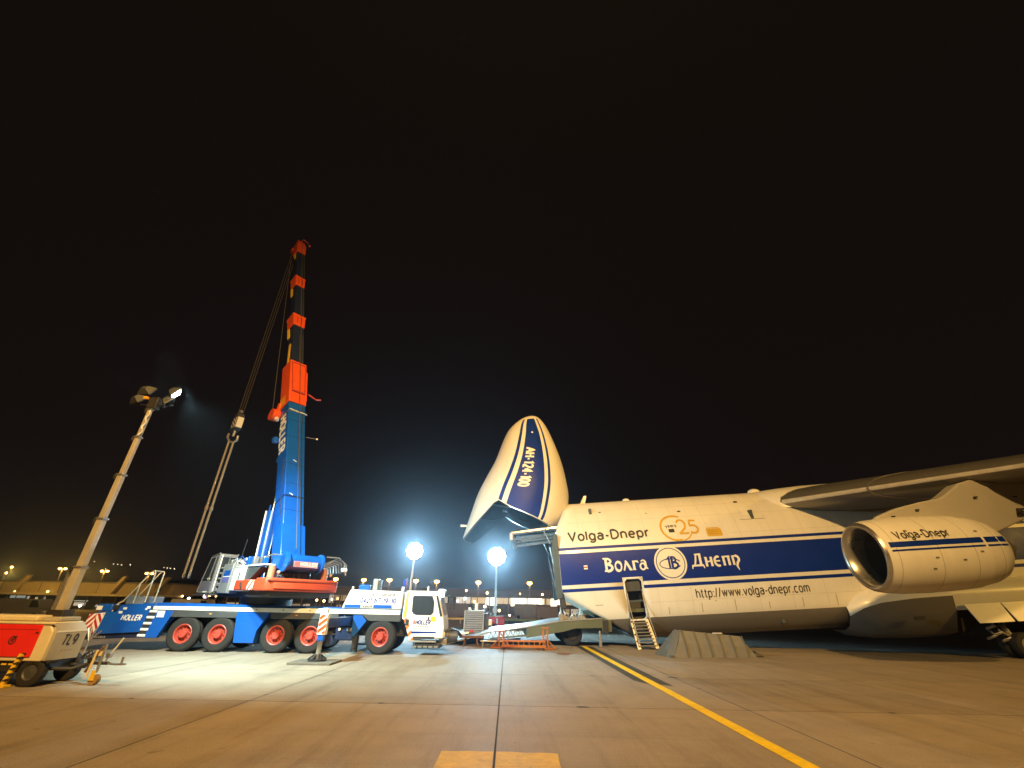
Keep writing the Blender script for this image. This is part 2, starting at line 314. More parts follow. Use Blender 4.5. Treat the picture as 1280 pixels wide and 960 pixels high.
def clip(poly, nx, ny, c):      # keep nx*x+ny*y<=c
    out = []
    for i in range(len(poly)):
        a, b = poly[i], poly[(i+1) % len(poly)]; da, db = nx*a[0]+ny*a[1]-c, nx*b[0]+ny*b[1]-c
        if da <= 0: out.append(a)
        if da*db < 0: t = da/(da-db); out.append((a[0]+(b[0]-a[0])*t, a[1]+(b[1]-a[1])*t))
    return out
def diag(mb, rect, pitch, width, fn, slope=1.0, phase=0.0):   # diagonal strips clipped to a rectangle, mapped by fn(x,y)
    x0, y0, x1, y1 = rect
    vals = [slope*a+b for a in (x0, x1) for b in (y0, y1)]; c = min(vals)+phase-pitch
    while c < max(vals):
        p = clip(clip([(x0,y0),(x1,y0),(x1,y1),(x0,y1)], slope, 1, c+width), -slope, -1, -c)
        if len(p) > 2: mb.add([fn(*q) for q in p], [tuple(range(len(p)))])
        c += pitch
# ------------------------------------------------------------------ ground
def at(x, y, Y):            # the point at distance Y that a spot of the photograph shows
    d = fw*F_PX + rt*(x-640) - up*(y-480); return Vector((0, 0, CAM_H)) + d*(Y/d.y)
gr = MB().add([(-700,-300,-.03),(700,-300,-.03),(700,900,-.03),(-700,900,-.03)], [(0,1,2,3)]).build('ground', M_CONC); tag(gr, kind='structure')
SX, SY, X0, Y0 = 6.2, 5.5, -0.17, 13.1
a, b, g_ = SX/2-.014, SY/2-.020, .003
ring = lambda w, h, z: [(-w,-h,z),(w,-h,z),(w,h,z),(-w,h,z)]
slab = MB().loft([ring(a,b,-.029), ring(a,b,-.010), ring(a-g_,b-g_,0)]).mesh('slab', M_SLAB)
for k in range(-9, 12):
    for j in range(-2, 9):
        o = bpy.data.objects.new('slab', slab); COL.objects.link(o); o.parent = gr
        o.location = (X0+SX*(k+.5), Y0+SY*(j+.5), random.uniform(-.001, .001)); o.rotation_euler = (random.uniform(-.0002,.0002), random.uniform(-.0002,.0002), 0)
x_a, x_b, y_a, y_b = X0-9*SX, X0+12*SX, Y0-2*SY, Y0+9*SY
MB().add([(x_a,y_a,-.004),(x_b,y_a,-.004),(x_b,y_b,-.004),(x_a,y_b,-.004)], [(0,1,2,3)]).build('joint_seal', M_SEAL, gr)
def paint(name, polys, m, z=.006):
    mb = MB()
    for p in polys: mb.add([(x,y,z) for x,y in p], [tuple(range(len(p)))])
    return mb.build(name, m, gr, recalc=False)
def strip(x0, x1, ys):      # a long stripe, cut at the joints
    cut = sorted([ys[0]] + [Y0+SY*j+s*.022 for j in range(-3, 9) for s in (-1, 1) if ys[0] < Y0+SY*j+s*.022 < ys[1]] + [ys[1]])
    return [[(x0,u),(x1,u),(x1,v),(x0,v)] for u, v in zip(cut[:-1], cut[1:]) if v-u > .06]
paint('yellow_line', strip(4.70, 5.0, (3.0, 31.7)), M_YEL, .008)
paint('black_border', strip(4.36, 4.69, (18.6, 31.6)) + [[(4.36,18.578),(4.36,17.6),(4.69,16.9),(4.69,18.578)]], M_BLKP, .006)
paint('black_border', strip(5.01, 5.36, (18.622, 31.6)) + [[(5.01,18.578),(5.01,16.9),(5.36,16.6),(5.36,18.578)]], M_BLKP, .006)
paint('yellow_block', [[(-1.10,6.6),(-.195,6.6),(-.195,9.30),(-.40,9.285),(-.62,9.305),(-.85,9.27),(-1.07,9.28)], [(-.145,6.6),(.86,6.6),(.88,8.2),(.865,8.7),(.89,9.24),(.62,9.285),(.35,9.25),(.1,9.30),(-.145,9.29)]], M_YELOLD, .008)
for k, (x, y, r) in enumerate(((1.9,13.1,.10),(-3.1,13.1,.07),(6.0,18.6,.12),(-6.35,13.9,.06),(9.6,13.1,.06),(3.1,18.6,.06),(-.17,16.0,.05),(-9.3,13.1,.06),(6.05,16.2,.05))):
    rr_ = random.Random(k); paint('joint_damage', [[(x+r*(1.6 if k != 3 else .7)*rr_.uniform(.6,1.2)*math.cos(a*.7), y+r*rr_.uniform(.5,1.1)*math.sin(a*.7)) for a in range(9)]], M_SEAL, .005)
paint('black_numeral', [[(.28,6.7),(.52,6.7),(.52,8.36),(.40,8.50),(.28,8.42)]], M_BLKP, .012)

# ------------------------------------------------------------------ background: hill, terminals, lamps
hb = MB(); prof = [(-620,6),(-540,22),(-430,26),(-330,22),(-240,16),(-140,7),(-40,3),(120,0)]
rings = [[(x, 560, -1) for x, z in prof], [(x, 590, z*.6) for x, z in prof], [(x, 640, z) for x, z in prof], [(x, 720, -1) for x, z in prof]]
tag(hb.loft(rings, closed=False).build('hill', mat('hill_dark', (0.03,0.03,0.022), .9, 0, .3, .05), smooth=True), kind='structure')
def far_lamp(x, y, Y, r, m, label):
    p = at(x, y, Y); t = thing('distant_lamp', label, 'lamp', (p.x, p.y, p.z), group='tiny lamps on the dark hillside')
    MB().ball((0,0,0), r, 8).build('bulb', m, t); MB().cyl((0,0,-4),(0,0,-.1), .08, n=5).build('post', M_POLE, t)
E_FAR = emit('lamp_far', (1.0, .8, .5), 6.0)
for k, (x, y) in enumerate(((118,702),(142,705),(147,705.5),(152,706),(163,706),(132,711),(205,709.5),(209,710),(213,710.5),(218,711))):
    far_lamp(x, y, 600, random.uniform(.35,.6), E_FAR, 'tiny pale hillside lamp, %s counted from the left' % 'first second third fourth fifth sixth seventh eighth ninth tenth'.split()[k])

# left terminal
t = thing('terminal_building', 'long low terminal with lit tan upper wall and slanted buttresses, far left', 'building', (-100, 100, 0))
B = lambda a, b, n, m, bev=0, p=None: MB().box(a, b).build(n, m, p or t, bev)
B((-60,0,2.95),(30,14,4.95),'wall',M_WALL); B((-60,-1.2,2.55),(32,.4,2.94),'ledge',mat('ledge_concrete',(.36,.30,.2),.6),.05)
B((-60,2,-.03),(30,14,2.54),'glazed_storey',M_GLZ); B((-60.5,-.3,4.96),(30.5,14.5,5.2),'roof',M_ROOF)
for i, x in enumerate((-34,-22,-10,-3.2,7,17,26)):
    MB().prism([(x,2.96),(x+.9,2.96),(x+2.9,6.3),(x+2.1,6.3)], -.9, -.1).build('buttress', mat('buttress_tan',(.30,.24,.16),.6), t, .04)
for i in range(-58, 30, 4):
    B((i,-.06,3.1),(i+.12,-.002,4.9),'wall_rib',M_WALLD)
for (x0,x1,z0,z1,mm) in ((-7.5,-4.7,1.15,1.5,E_WIN),(-4.4,-2.2,1.15,1.5,E_WIN),(-5.2,-2.0,1.9,2.4,emit('win_dim',(.75,.9,.8),.25)),(-1.5,-.9,1.3,2.3,emit('win_dim2',(1,.85,.7),.35)),(.2,.7,1.4,2.1,E_WINW),(1.9,2.3,1.5,2.2,emit('win_dim2',(1,.85,.7),.35)),(5.0,5.5,1.2,1.5,E_WINW),(8.6,11.5,1.5,1.7,emit('win_dim',(.75,.9,.8),.25)),(8.8,11.2,.7,1.3,emit('win_dim2',(1,.85,.7),.35)),(-26,-16,1.2,1.5,E_WIN)):
    B((x0,1.9,z0),(x1,1.99,z1),'window',mm)
for i in range(-58, 30, 3): B((i,1.86,0),(i+.16,1.985,2.5),'mullion',M_WALLD)
for x in (-3.0,-2.3,4.6,7.2,7.9,9.3):   # warm entrance lamps on the ledge
    MB().ball((x,-.6,3.2), .22, 8).build('ledge_lamp', emit('ledge_lamp',(1,.62,.18),5.0), t)
lamp('ledge_wash', 'POINT', (-97, 92, 6.5), 1800, SODIUM, size=.5); lamp('ledge_wash', 'POINT', (-83, 92, 6.5), 1800, SODIUM, size=.5)

# centre terminal behind the apron
t = thing('terminal_building', 'wide terminal with dark flat roof and brightly lit window row behind the ramp', 'building', (0, 130, 0))
B((-78,0,-.03),(75,18,2.0),'base_wall',M_WALLD); B((-78.4,-2.2,4.25),(75.4,18.5,4.9),'roof',M_ROOF); B((-60,4,4.9),(60,16,6.3),'upper_storey',mat('upper_wall',(.16,.14,.13),.7))
B((-78,3.0,2.0),(75,17,4.24),'back_wall',M_WALLD)
random.seed(11)
for i in range(-76, 60, 3):
    if random.random() < .55: B((i,-.12,.5),(i+random.choice((1.2,1.8,2.6)),-.02,1.7),'ground_floor_window',random.choice((E_WINW, emit('win_dim2',(1,.85,.7),.35), emit('win_dim3',(1,.7,.4),.12))))
x = -77.0
while x < 74:
    w = random.choice((1.4,1.8,2.2)); c = at(620,750,130).x
    if -7.5 < x < 15: mm = E_WIN if random.random() < .8 else E_WINW
    elif -17 < x <= -7.5: mm = random.choice((E_WINW, emit('win_mid',(1,.9,.75),.6), M_GLZ))
    elif x < -17: mm = random.choice((M_GLZ, M_GLZ, emit('win_dim2',(1,.85,.7),.35), emit('win_dim3',(1,.7,.4),.12)))
    else: mm = random.choice((M_GLZ, E_WINW))
    B((x,.1,2.15+random.choice((0,.5))),(x+w-.12,.18,4.1),'window_pane',mm); B((x+w-.12,.02,2.0),(x+w,.22,4.24),'mullion',M_WALLD); x += w
for i in range(-15, 16): B((i*5,-1.9,-.03),(i*5+.3,-1.6,4.24),'column',mat('column_grey',(.25,.22,.19),.6))

# street lamps
lamp_proto = {}
def street_lamp(x, y, Y, heads, label, r=.60, group='orange sodium lamps along the far road'):
    p = at(x, y, Y); t = thing('street_lamp', label, 'street lamp', (p.x, p.y, -.03), group=group); h = p.z+.03
    MB().cyl((0,0,0),(0,0,h+.1), .11, .06, 8).build('pole', M_POLE, t)
    for s in ((-1,1) if heads == 2 else (1,)):
        ox = s*.65 if heads == 2 else 0
        if heads == 2: MB().tube([(0,0,h+.05),(ox*.5,0,h+.3),(ox,0,h+.32)], .05, 6).build('arm', M_POLE, t)
        MB().box((ox-.35,-.3,h+.2),(ox+.35,.3,h+.34)).build('lamp_head', M_POLE, t, .05)
        MB().ball((ox,-.05,h), r, 10, (1,.7,.6)).build('bulb', E_SOD, t)
    lamp('street_lamp_light', 'POINT', (p.x, p.y-.5, h-.35), (160*heads if x < 300 else 520), (1.0, .42, .08), size=.3)
    return t
for i, (x, nm) in enumerate(((78.5,'left of the light mast'),(131,'right of the light mast'),(187,'behind the white railing frame'))):
    street_lamp(x, (711,714,717)[i], 110, 2, 'double headed sodium street lamp '+nm, .36, 'double headed street lamps')
names = ('right of the crane winch','left of the white crane engine housing','above the white crane engine housing','left of the taller floodlight glare','above the white truck cab roof','left of the floodlight pole by the ramp','between the floodlight pole and the aircraft nose')
for (x, y), nm in zip(((420,724),(455,725),(487,725),(520,726),(546,727),(598,728),(662,729)), names):
    street_lamp(x, y, 110, 1, 'glowing orange sodium street lamp '+nm)
street_lamp(15, 709, 120, 1, 'single pale street lamp at the far left edge', .34, 'orange sodium lamps along the far road')
street_lamp(691, 729, 150, 1, 'faint small street lamp right beside the aircraft door frame', .25)
# low lamps of the far service road
LOW = (((572,751,'w'),'right of the white truck cab, upper one'),((581,748,'w'),'just left of the exhaust stack'),((567,773,'o'),'low beside the yellow rail next to the truck cab'),((606,758,'w'),'between the louvred unit and the floodlight pole'),((593,752,'o'),'directly above the exhaust stack'),((624,763,'o'),'touching the floodlight pole on its right'),((637,769,'w'),'right of the red trailer body, upper one'),((646,772,'w'),'right of the red trailer body, lower one'),((668,762,'w'),'below the bright windows left of the aircraft frame'),((660,774,'o'),'on the yellow rail left of the aircraft frame'),((545,770,'o'),'in front of the truck windscreen'),((535,745,'o'),'above the truck cab window'),((405,751,'o'),'under the counterweight, middle one'),((422,748,'o'),'under the counterweight, next to the engine housing'),((396,750,'o'),'under the counterweight, leftmost one'),((415,749,'w'),'under the counterweight, between two orange ones'),((262,744,'o'),'under the operator cab, middle one'),((270,745,'o'),'under the operator cab, right one'),((255,746,'o'),'under the operator cab, left one'),((8,716,'o'),'at the left edge above the terminal'),
 ((228,745,'o'),'left of the operator cab, first'),((236,748,'w'),'left of the operator cab, second'),((440,747,'o'),'behind the slanted end of the engine housing'),((609,741,'o'),'high left of the floodlight pole by the ramp'),((583,738,'o'),'high above the exhaust stack on the roof edge'),((650,742,'o'),'above the bright windows, left one'),((678,743,'o'),'above the bright windows, right one'),((100,757,'w'),'right of the mast foot above the trailer'),((60,754,'w'),'left of the mast foot above the trailer'))
for (x, y, c), nm in LOW:
    p = at(x, y, 100); w = 'white' if c == 'w' else 'orange'; t = thing('low_lamp', 'small %s service lamp %s' % (w, nm), 'lamp', (p.x, 100, -.03), group='small %s lamps on the service road' % w)
    MB().cyl((0,0,0),(0,0,max(p.z-.2,.3)), .07, n=6).build('post', M_POLE, t); MB().ball((0,0,max(p.z,.5)), random.uniform(.17,.28), 8).build('bulb', emit('low_w',(1,.93,.8),9) if c == 'w' else emit('low_o',(1,.55,.18),8), t)
# yellow guard rail and parked service vehicles
p0, p1 = at(556,777,66), at(745,779,66)
t = thing('guard_rail', 'long yellow guard rail on short posts in front of the terminal', 'rail', (0, 66, -.03))
MB().box((p0.x-14,-.06,.44),(p1.x+10,.06,.68)).build('rail', mat('rail_yellow',(.62,.42,.05),.5), t, .02)
for i in range(-14, 12, 2): MB().box((i*1.6,.07,0),(i*1.6+.1,.17,.7)).build('post', M_STEEL, t)
def van(x, Y, L, H, col, label, rot=0):
    t = thing('parked_van', label, 'van', (x, Y, -.03), rot, 'service vans parked before the terminal')
    MB().prism([(-L/2,.35),(L/2,.35),(L/2,.95),(L/2-.55,1.1),(L/2-1.1,H),(-L/2+.1,H),(-L/2,H-.2)], -.9, .9).build('body', mat('van_'+col, {'brown':(.14,.09,.06),'grey':(.18,.17,.17),'white':(.5,.47,.42)}[col], .4), t, .08)
    MB().prism([(L/2-1.05,H-.12),(L/2-.62,1.18),(L/2-1.7,1.18),(L/2-1.7,H-.12)], -.93, -.89).build('window', M_GLZ, t)
    for wx in (-L/2+.8, L/2-.85):
        for wy in (-.92, .72): MB().cyl((wx,wy,.33),(wx,wy+.2,.33), .33, n=14).build('wheel', M_TYRE, t, smooth=True)
    MB().box((L/2-.02,-.75,.7),(L/2+.03,-.5,.85)).build('headlight', M_SIGNW, t)
for x, Y, L, H, c, lb in ((at(690,770,80).x,80,5.2,2.3,'brown','brown box van parked left of the aircraft nose frame'),(at(662,765,95).x,95,6,2.6,'grey','grey van behind the guard rail left of the brown van'),(at(575,765,90).x,90,6.5,2.5,'brown','dark van standing right of the white crane cab'),(at(600,765,105).x,105,5.5,2.4,'grey','grey van behind the louvred power unit'),(at(245,757,60).x,60,5.4,2.3,'white','pale van behind the crane operator cab'),(at(30,768,55).x,55,5.5,2.0,'grey','grey van behind the red light tower trailer')):
    van(x, Y, L, H, c, lb)
# apron flood masts behind the photographer
for (x, y, lb) in ((3.5,-15,'tall apron floodlight mast behind the photographer, left of the photographer\'s right hand one'),(60,1,'lower apron floodlight mast far to the right of the photographer')):
    t = thing('apron_light_mast', lb, 'light mast', (x, y-.9, -.03), group='apron floodlight masts')
    if x > 50: t['label'] = lb; t.scale = (1,1,17/30)
    MB().cyl((0,0,0),(0,0,30.4), .35, .16, 12).build('pole', M_POLE, t, smooth=True); MB().box((-2.4,-.15,29.9),(2.4,.15,30.2)).build('crossbar', M_POLE, t)
    for k in range(5):
        h = MB().box((-2.3+k,.1,29.6),(-1.7+k,.45,30.1)).build('lamp_head', M_POLE, t, .04); MB().box((-2.25+k,.451,29.65),(-1.75+k,.47,30.05)).build('lens', E_SOD, h)
# ------------------------------------------------------------------ cargo aircraft (local: x towards the tail, y away from the camera, z up)
AY, AP = R(4.0), R(3.8)
ax = Vector((math.cos(AY)*math.cos(AP), -math.sin(AY)*math.cos(AP), math.sin(AP))); ay_ = Vector((math.sin(AY), math.cos(AY), 0)); az = ax.cross(ay_)
AM = Matrix((ax, ay_, az)).transposed().to_4x4(); AM.translation = (3.65, 34.7, 0.1); AI = AM.inverted()
ac = thing('cargo_aircraft', 'huge white and blue cargo jet kneeling with its nose visor raised', 'aircraft'); ac.matrix_world = AM
SEC = [(0,0),(1.6,.02),(2.4,.22),(3.0,.72),(3.36,1.22),(3.52,1.75),(3.61,2.6),(3.65,3.6),(3.62,4.6),(3.5,5.45),(3.28,6.25),(2.92,7.05),(2.4,7.85),(1.75,8.55),(1.0,9.03),(0,9.25)]
def cr(p0,p1,p2,p3,t): return .5*((2*p1)+(-p0+p2)*t+(2*p0-5*p1+4*p2-p3)*t*t+(-p0+3*p1-3*p2+p3)*t**3)
prof = []
for i in range(len(SEC)-1):
    q = [SEC[max(i-1,0)], SEC[i], SEC[i+1], SEC[min(i+2,len(SEC)-1)]]
    for k in range(3): prof.append(tuple(cr(*[c[d] for c in q], k/3) for d in (0,1)))
prof.append(SEC[-1]); prof = [(max(0,w),max(0,z)) for w,z in prof]
def wz(z):
    for (w0,z0),(w1,z1) in zip(prof[:-1],prof[1:]):
        if z0 <= z <= z1 and z1 > z0: return w0+(w1-w0)*(z-z0)/(z1-z0)
    return 0
def front(z):
    if z < 2.75: return .35+(2.75-z)*1.7
    if z > 7.0: return .35+(z-7.0)*.5
    return .35
outline = [(-w,z) for w,z in prof] + [(w,z) for w,z in reversed(prof[1:-1])]
def station(s): return [(s if s > 6 else front(z)+(s/6)*(6-front(z)), y, z) for y,z in outline]
rings = [station(s) for s in (0,.6,1.5,3,4.5,6,9,13,18,24,30,36,42)]
for s, k, lift in ((50,.86,.9),(58,.58,2.9),(65,.25,5.6),(68,.06,7.0)): rings.append([(s, y*k, lift+(z)*k) for y,z in outline])
fus = MB().loft(rings, cap=False).build('fuselage', M_WHITE, ac, smooth=True, angle=50)
so = fus.modifiers.new('shell','SOLIDIFY'); so.thickness = .16; so.offset = -1
# cut the crew door opening
D0, D1, Z0, Z1 = 4.42, 5.58, 1.12, 3.52
cutp = [(D0+.18,Z0),(D1-.18,Z0),(D1,Z0+.18),(D1,Z1-.18),(D1-.18,Z1),(D0+.18,Z1),(D0,Z1-.18),(D0,Z0+.18)]
cu = MB().prism(cutp, -4.2, -2.6).build('cutter', M_DARK, ac)
bo = fus.modifiers.new('door','BOOLEAN'); bo.object = cu; bo.operation = 'DIFFERENCE'; bo.solver = 'EXACT'
dg = bpy.context.evaluated_depsgraph_get(); dg.update()
me = bpy.data.meshes.new_from_object(fus.evaluated_get(dg)); fus.modifiers.clear(); fus.data = me
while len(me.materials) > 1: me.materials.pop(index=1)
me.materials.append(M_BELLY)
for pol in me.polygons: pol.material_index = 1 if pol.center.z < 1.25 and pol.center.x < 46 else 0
bpy.data.objects.remove(cu)
# decals wrapped on the skin
def skin(s, z, off=.012):
    w = wz(z); dz = .05; t = Vector((0, -(wz(z+dz)-wz(z-dz)), 2*dz)).normalized(); n = Vector((0, -t.z, t.y))
    return Vector((s, -w, z)) + n*off
def patch(name, s0, s1, z0, z1, m, off=.012, ns=None, par=ac):
    ns = ns or max(1, int((s1-s0)/6)); nz = max(1, int((z1-z0)/.12)); mb = MB(); vs = []; fs = []
    for i in range(ns+1):
        for j in range(nz+1):
            z = z0+(z1-z0)*j/nz; a = max(s0, front(z)+.01) if s0 < 1 else s0; vs.append(skin(a+(s1-a)*i/ns, z, off))
    for i in range(ns):
        for j in range(nz): k = i*(nz+1)+j; fs.append((k,k+nz+1,k+nz+2,k+1))
    return mb.add(vs, fs).build(name, m, par, smooth=True, recalc=False)
for z0, z1 in ((5.47,5.65),(3.6,5.26)): patch('blue_stripe', .36, 46, z0, z1, M_ABLUE)
for z0, z1 in ((3.32,3.6),(2.90,3.09)):
    patch('blue_stripe', .36, D0-.08, z0, z1, M_ABLUE); patch('blue_stripe', D1+.08, 46, z0, z1, M_ABLUE)
onskin = lambda s0, z0, off=.02: (lambda x, y: skin(s0+x, z0+y, off))
text('lettering', 'Volga-Dnepr', onskin(1.15,6.08), 5.55, .60, M_ABLACK, ac, .20)
text('lettering', 'http://www.volga-dnepr.com', onskin(8.9,2.18), 7.1, .50, M_ABLACK, ac, .12, gap=.2)
# old Slavonic name in hand-cut strokes
def strokes(name, segs, fn, m, par, step=.002):
    mb = MB(); k = 0
    for pts, wd in segs:
        wds = wd if isinstance(wd, (list,tuple)) else [wd]*len(pts); pts, wds = resample(pts, wds, .09); L, Q = ribbon(pts, wds); n = len(pts)
        mb.add([fn(p.x, p.y, k*step) for p in L+Q], [(i,i+1,n+i+1,n+i) for i in range(n-1)]); k += 1
    return mb.build(name, m, par, recalc=False)
GL = {  # unit cap height 1, x advance second
 'V': ([([(.12,-.02),(.12,1.0)],.17),([(-.06,.98),(.22,.98)],.10),(arc(.16,.76,.27,.20,100,-95),[.06]+[.14]*11+[.08]),(arc(.16,.26,.34,.26,95,-100),[.08]+[.17]*11+[.06]),([(-.02,.02),(.2,.02)],.10)],.66),
 'O': ([(arc(.24,.33,.20,.34,0,360,18),[.10,.12,.15,.17,.17,.15,.12,.10,.10,.10,.12,.15,.17,.17,.15,.12,.10,.10,.10])],.56),
 'L': ([([(.02,-.02),(.20,.68)],[.10,.11]),([(.16,.74),(.24,.55),(.46,-.02)],[.10,.17,.16]),([(.40,.03),(.54,.03)],.10)],.58),
 'G': ([([(.10,-.02),(.10,.68)],.16),([(.02,.64),(.34,.64),(.42,.52)],[.10,.12,.05]),([(.0,.02),(.2,.02)],.07)],.46),
 'A': ([(arc(.20,.22,.16,.24,0,360,14),.11),([(.38,.62),(.40,.10),(.52,.02)],[.15,.15,.06]),([(.10,.62),(.26,.70),(.38,.62)],[.06,.10,.12])],.58),
 'D': ([([(.10,.06),(.22,.55),(.30,.98)],[.10,.12,.10]),([(.52,.98),(.50,.06)],.17),([(.20,.94),(.60,.96)],.10),([(-.06,.10),(.66,.10)],.12),([(-.04,.12),(-.08,-.14)],[.11,.05]),([(.63,.12),(.68,-.14)],[.11,.05])],.78),
 'N': ([([(.08,-.02),(.10,.70)],.16),([(.42,-.02),(.42,.70)],.16),([(.10,.34),(.42,.38)],.09),([(.0,.66),(.12,.68)],.07)],.58),
 'E': ([(arc(.26,.34,.22,.35,60,300,14),[.07]+[.14]*13+[.06]),([(.10,.36),(.38,.36)],.09)],.54),
 'P': ([([(.08,-.02),(.08,.70)],.16),([(.40,-.02),(.40,.70)],.16),([(.0,.64),(.50,.66)],.11)],.58),
 'R': ([([(.10,-.02),(.10,.68)],.15),([(.02,.64),(.28,.66)],.10),(arc(.24,.42,.22,.26,90,-60),[.08]+[.16]*11+[.10]),([(.36,.22),(.26,-.10),(.34,-.42)],[.16,.14,.04])],.60)}
def slav(word, s0, z0, width, H):
    tot = sum(GL[c][1] for c in word); k = width/(tot*H); x = 0; segs = []
    for c in word:
        g, adv = GL[c]
        for pts, wd in g: segs.append(([((x+p[0])*H*k, p[1]*H) for p in pts], [q*H*1.2 for q in wd] if isinstance(wd,(list,tuple)) else wd*H*1.2))
        x += adv
    strokes('lettering', segs, lambda x, y, o: skin(s0+x, z0+y, .018+o), M_LWHITE, ac, .0015)
slav('VOLGA', 3.30, 4.02, 2.9, .80); slav('DNEPR', 9.1, 3.98, 3.15, .80)
cx, cz, rr = 7.66, 4.32, 1.06
disc = MB(); n = 40
def ringpatch(mb, r0, r1, off):
    vs = []; fs = []
    rad = [r0+(r1-r0)*k/6 for k in range(7)]
    for r in rad:
        for j in range(n): a = 2*math.pi*j/n; vs.append(skin(cx+r*math.cos(a), cz+r*math.sin(a), off))
    for k in range(6):
        for j in range(n): fs.append((k*n+j,k*n+(j+1)%n,(k+1)*n+(j+1)%n,(k+1)*n+j))
    mb.add(vs, fs)
mb = MB(); ringpatch(mb, .001, rr, .02); mb.build('roundel', M_LWHITE, ac, smooth=True, recalc=False)
mb = MB(); ringpatch(mb, .89, .94, .026); mb.build('roundel_ring', M_ABLUE, ac, smooth=True, recalc=False)
fr = lambda x, y, o: skin(cx+x, cz+y, .028+o)
strokes('emblem', [(arc(-.02,-.06,.70,.30,20,330,28),[.03]+[.06]*8+[.05]*19+[.09]), ([(-.24,.20),(-.08,.34),(-.08,-.36)],[.04,.13,.13]), ([(.10,.36),(.10,-.36)],.15), (arc(.12,.18,.24,.18,95,-90),[.04]+[.11]*11+[.05]), (arc(.12,-.16,.34,.20,90,-95),[.04]+[.13]*11+[.05]), ([(-.02,.36),(.16,.37)],.06)], fr, M_ABLUE, ac)
strokes('anniversary_mark', [(arc(8.62,6.62,1.0,.86,60,285,30),[.05]+[.13]*29+[.04]), (arc(8.75,6.55,.93,.83,-80,-20,10),[.03]+[.08]*9+[.03]), (arc(9.05,6.85,.28,.30,160,-10,10),.12), ([(9.32,6.80),(9.25,6.55),(8.80,6.20)],.12), ([(8.78,6.20),(9.42,6.20)],.12),
   ([(10.10,7.05),(9.70,7.08)],.11), ([(9.70,7.08),(9.62,6.72)],.11), (arc(9.80,6.46,.30,.27,130,-140,12),.12)], lambda x, y, o: skin(x, y-.05, .018+o), M_GOLD, ac)
text('lettering', 'years', onskin(7.95,6.62), .75, .20, M_ABLACK, ac, .15); patch('black_square', 8.1, 8.48, 6.26, 6.50, M_ABLACK, .018)
patch('yellow_sticker', 10.6, 11.6, 5.85, 6.35, M_GOLD, .018); patch('yellow_sticker', 10.66, 11.5, 6.38, 6.44, M_GOLD, .018)
for z in (5.98,6.1,6.22): patch('sticker_line', 10.7, 11.4, z, z+.03, mat('sticker_brown',(.4,.25,.05),.5), .024)
patch('small_flag', 1.93, 2.18, 4.38, 4.46, M_LWHITE, .018); patch('small_flag', 1.93, 2.18, 4.22, 4.30, M_LWHITE, .018)
patch('small_flag', 1.93, 2.18, 4.30, 4.38, M_SIGNR, .018)
for s, z, a in ((3.6,8.05,.12),(9.2,7.72,.16),(13.5,8.2,.2),(9.1,2.3,.05),(10.0,1.95,.05),(6.9,7.75,.08)): patch('skin_vent', s, s+a*1.4, z, z+a*.6, M_DARK, .015)
patch('service_plate', 13.55, 14.25, 7.15, 7.75, M_LWHITE, .02)
M_SEAM = mat('skin_seam',(.55,.51,.45),.6)
for s in (1.9,3.4,6.5,8.6,10.7,12.8,14.9,17.0,19.1):        # frame and stringer seams of the skin
    for z0, z1 in ((5.66,8.6),(1.3,2.88)):
        if not (s < 5.9 and s > 2.2 and z0 < 2) and not (s < 2.2 and z0 < 2): patch('skin_seam', s, s+.018, z0, z1, M_SEAM, .004)
for z, a in ((7.35,1.2),(8.2,2.0),(6.0,12.0),(2.05,6.0)): patch('skin_seam', a, 30, z, z+.016, M_SEAM, .004, 6)
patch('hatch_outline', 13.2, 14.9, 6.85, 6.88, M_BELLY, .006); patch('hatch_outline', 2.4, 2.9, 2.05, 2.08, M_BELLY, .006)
for k in range(7): patch('drain_stain', 7.0+k*2.1, 7.05+k*2.1, 1.35, 1.75+.12*(k%3), mat('stain_brown',(.42,.36,.28),.6), .005)
# roof antennas
for s, r in ((6.2,.22),(16.2,.38)): MB().ball((s,0,9.27), r, 12, (1.3,.8,.75)).build('antenna_dome', M_LWHITE, ac, smooth=True)
MB().prism([(2.55,9.22),(2.95,9.22),(3.15,9.85),(2.92,9.85)], -.05, .05).build('blade_antenna', M_LWHITE, ac, .02)
MB().prism([(18.5,8.9),(18.8,8.9),(18.9,9.5),(18.75,9.5)], -.04, .04).build('blade_antenna', M_LWHITE, ac, .02)
# cargo bay: floor, ceiling bulkhead and opening frame
MB().box((1.6,-3.0,1.55),(16,3.0,1.75)).build('cargo_floor', M_RAMP, ac); MB().box((1.3,-2.9,6.3),(14,2.9,6.55)).build('cargo_ceiling', M_GREYIN, ac)
MB().box((14,-3.0,.5),(14.2,3.0,7.5)).build('bulkhead', M_GREYIN, ac); MB().box((2.9,-2.3,6.6),(3.1,2.3,8.4)).build('upper_bulkhead', M_GREYIN, ac)
for sd in (-1, 1):
    MB().prism([(-.05,2.5),(.36,2.6),(.36,6.5),(.1,6.6),(-.12,5.6)], sd*3.46-.10, sd*3.46+.10).build('opening_frame', M_GREYIN, ac, .03)
    MB().tube([(-.15,sd*3.3,6.0),(-.55,sd*3.3,6.9),(.1,sd*3.1,7.4)], .05, 6).build('visor_strut', M_STEEL, ac)
    MB().tube([(.2,sd*3.25,3.0),(-.2,sd*3.2,5.8)], .07, 8).build('visor_actuator', M_CHROME, ac, smooth=True)
MB().prism([(.15,1.9),(.55,2.0),(.45,3.0),(.1,2.9)], -3.5, -3.2).build('latch_housing', M_BLACK, ac, .03)
for k, (z, y) in enumerate(((6.95,-2.2),(6.65,-1.6),(6.8,1.2),(6.6,2.0))):
    MB().tube([(-2.9,y,z+.05),(.4,y,z+.25)], .14, 10).build('hinge_beam', M_LIP, ac, smooth=True)
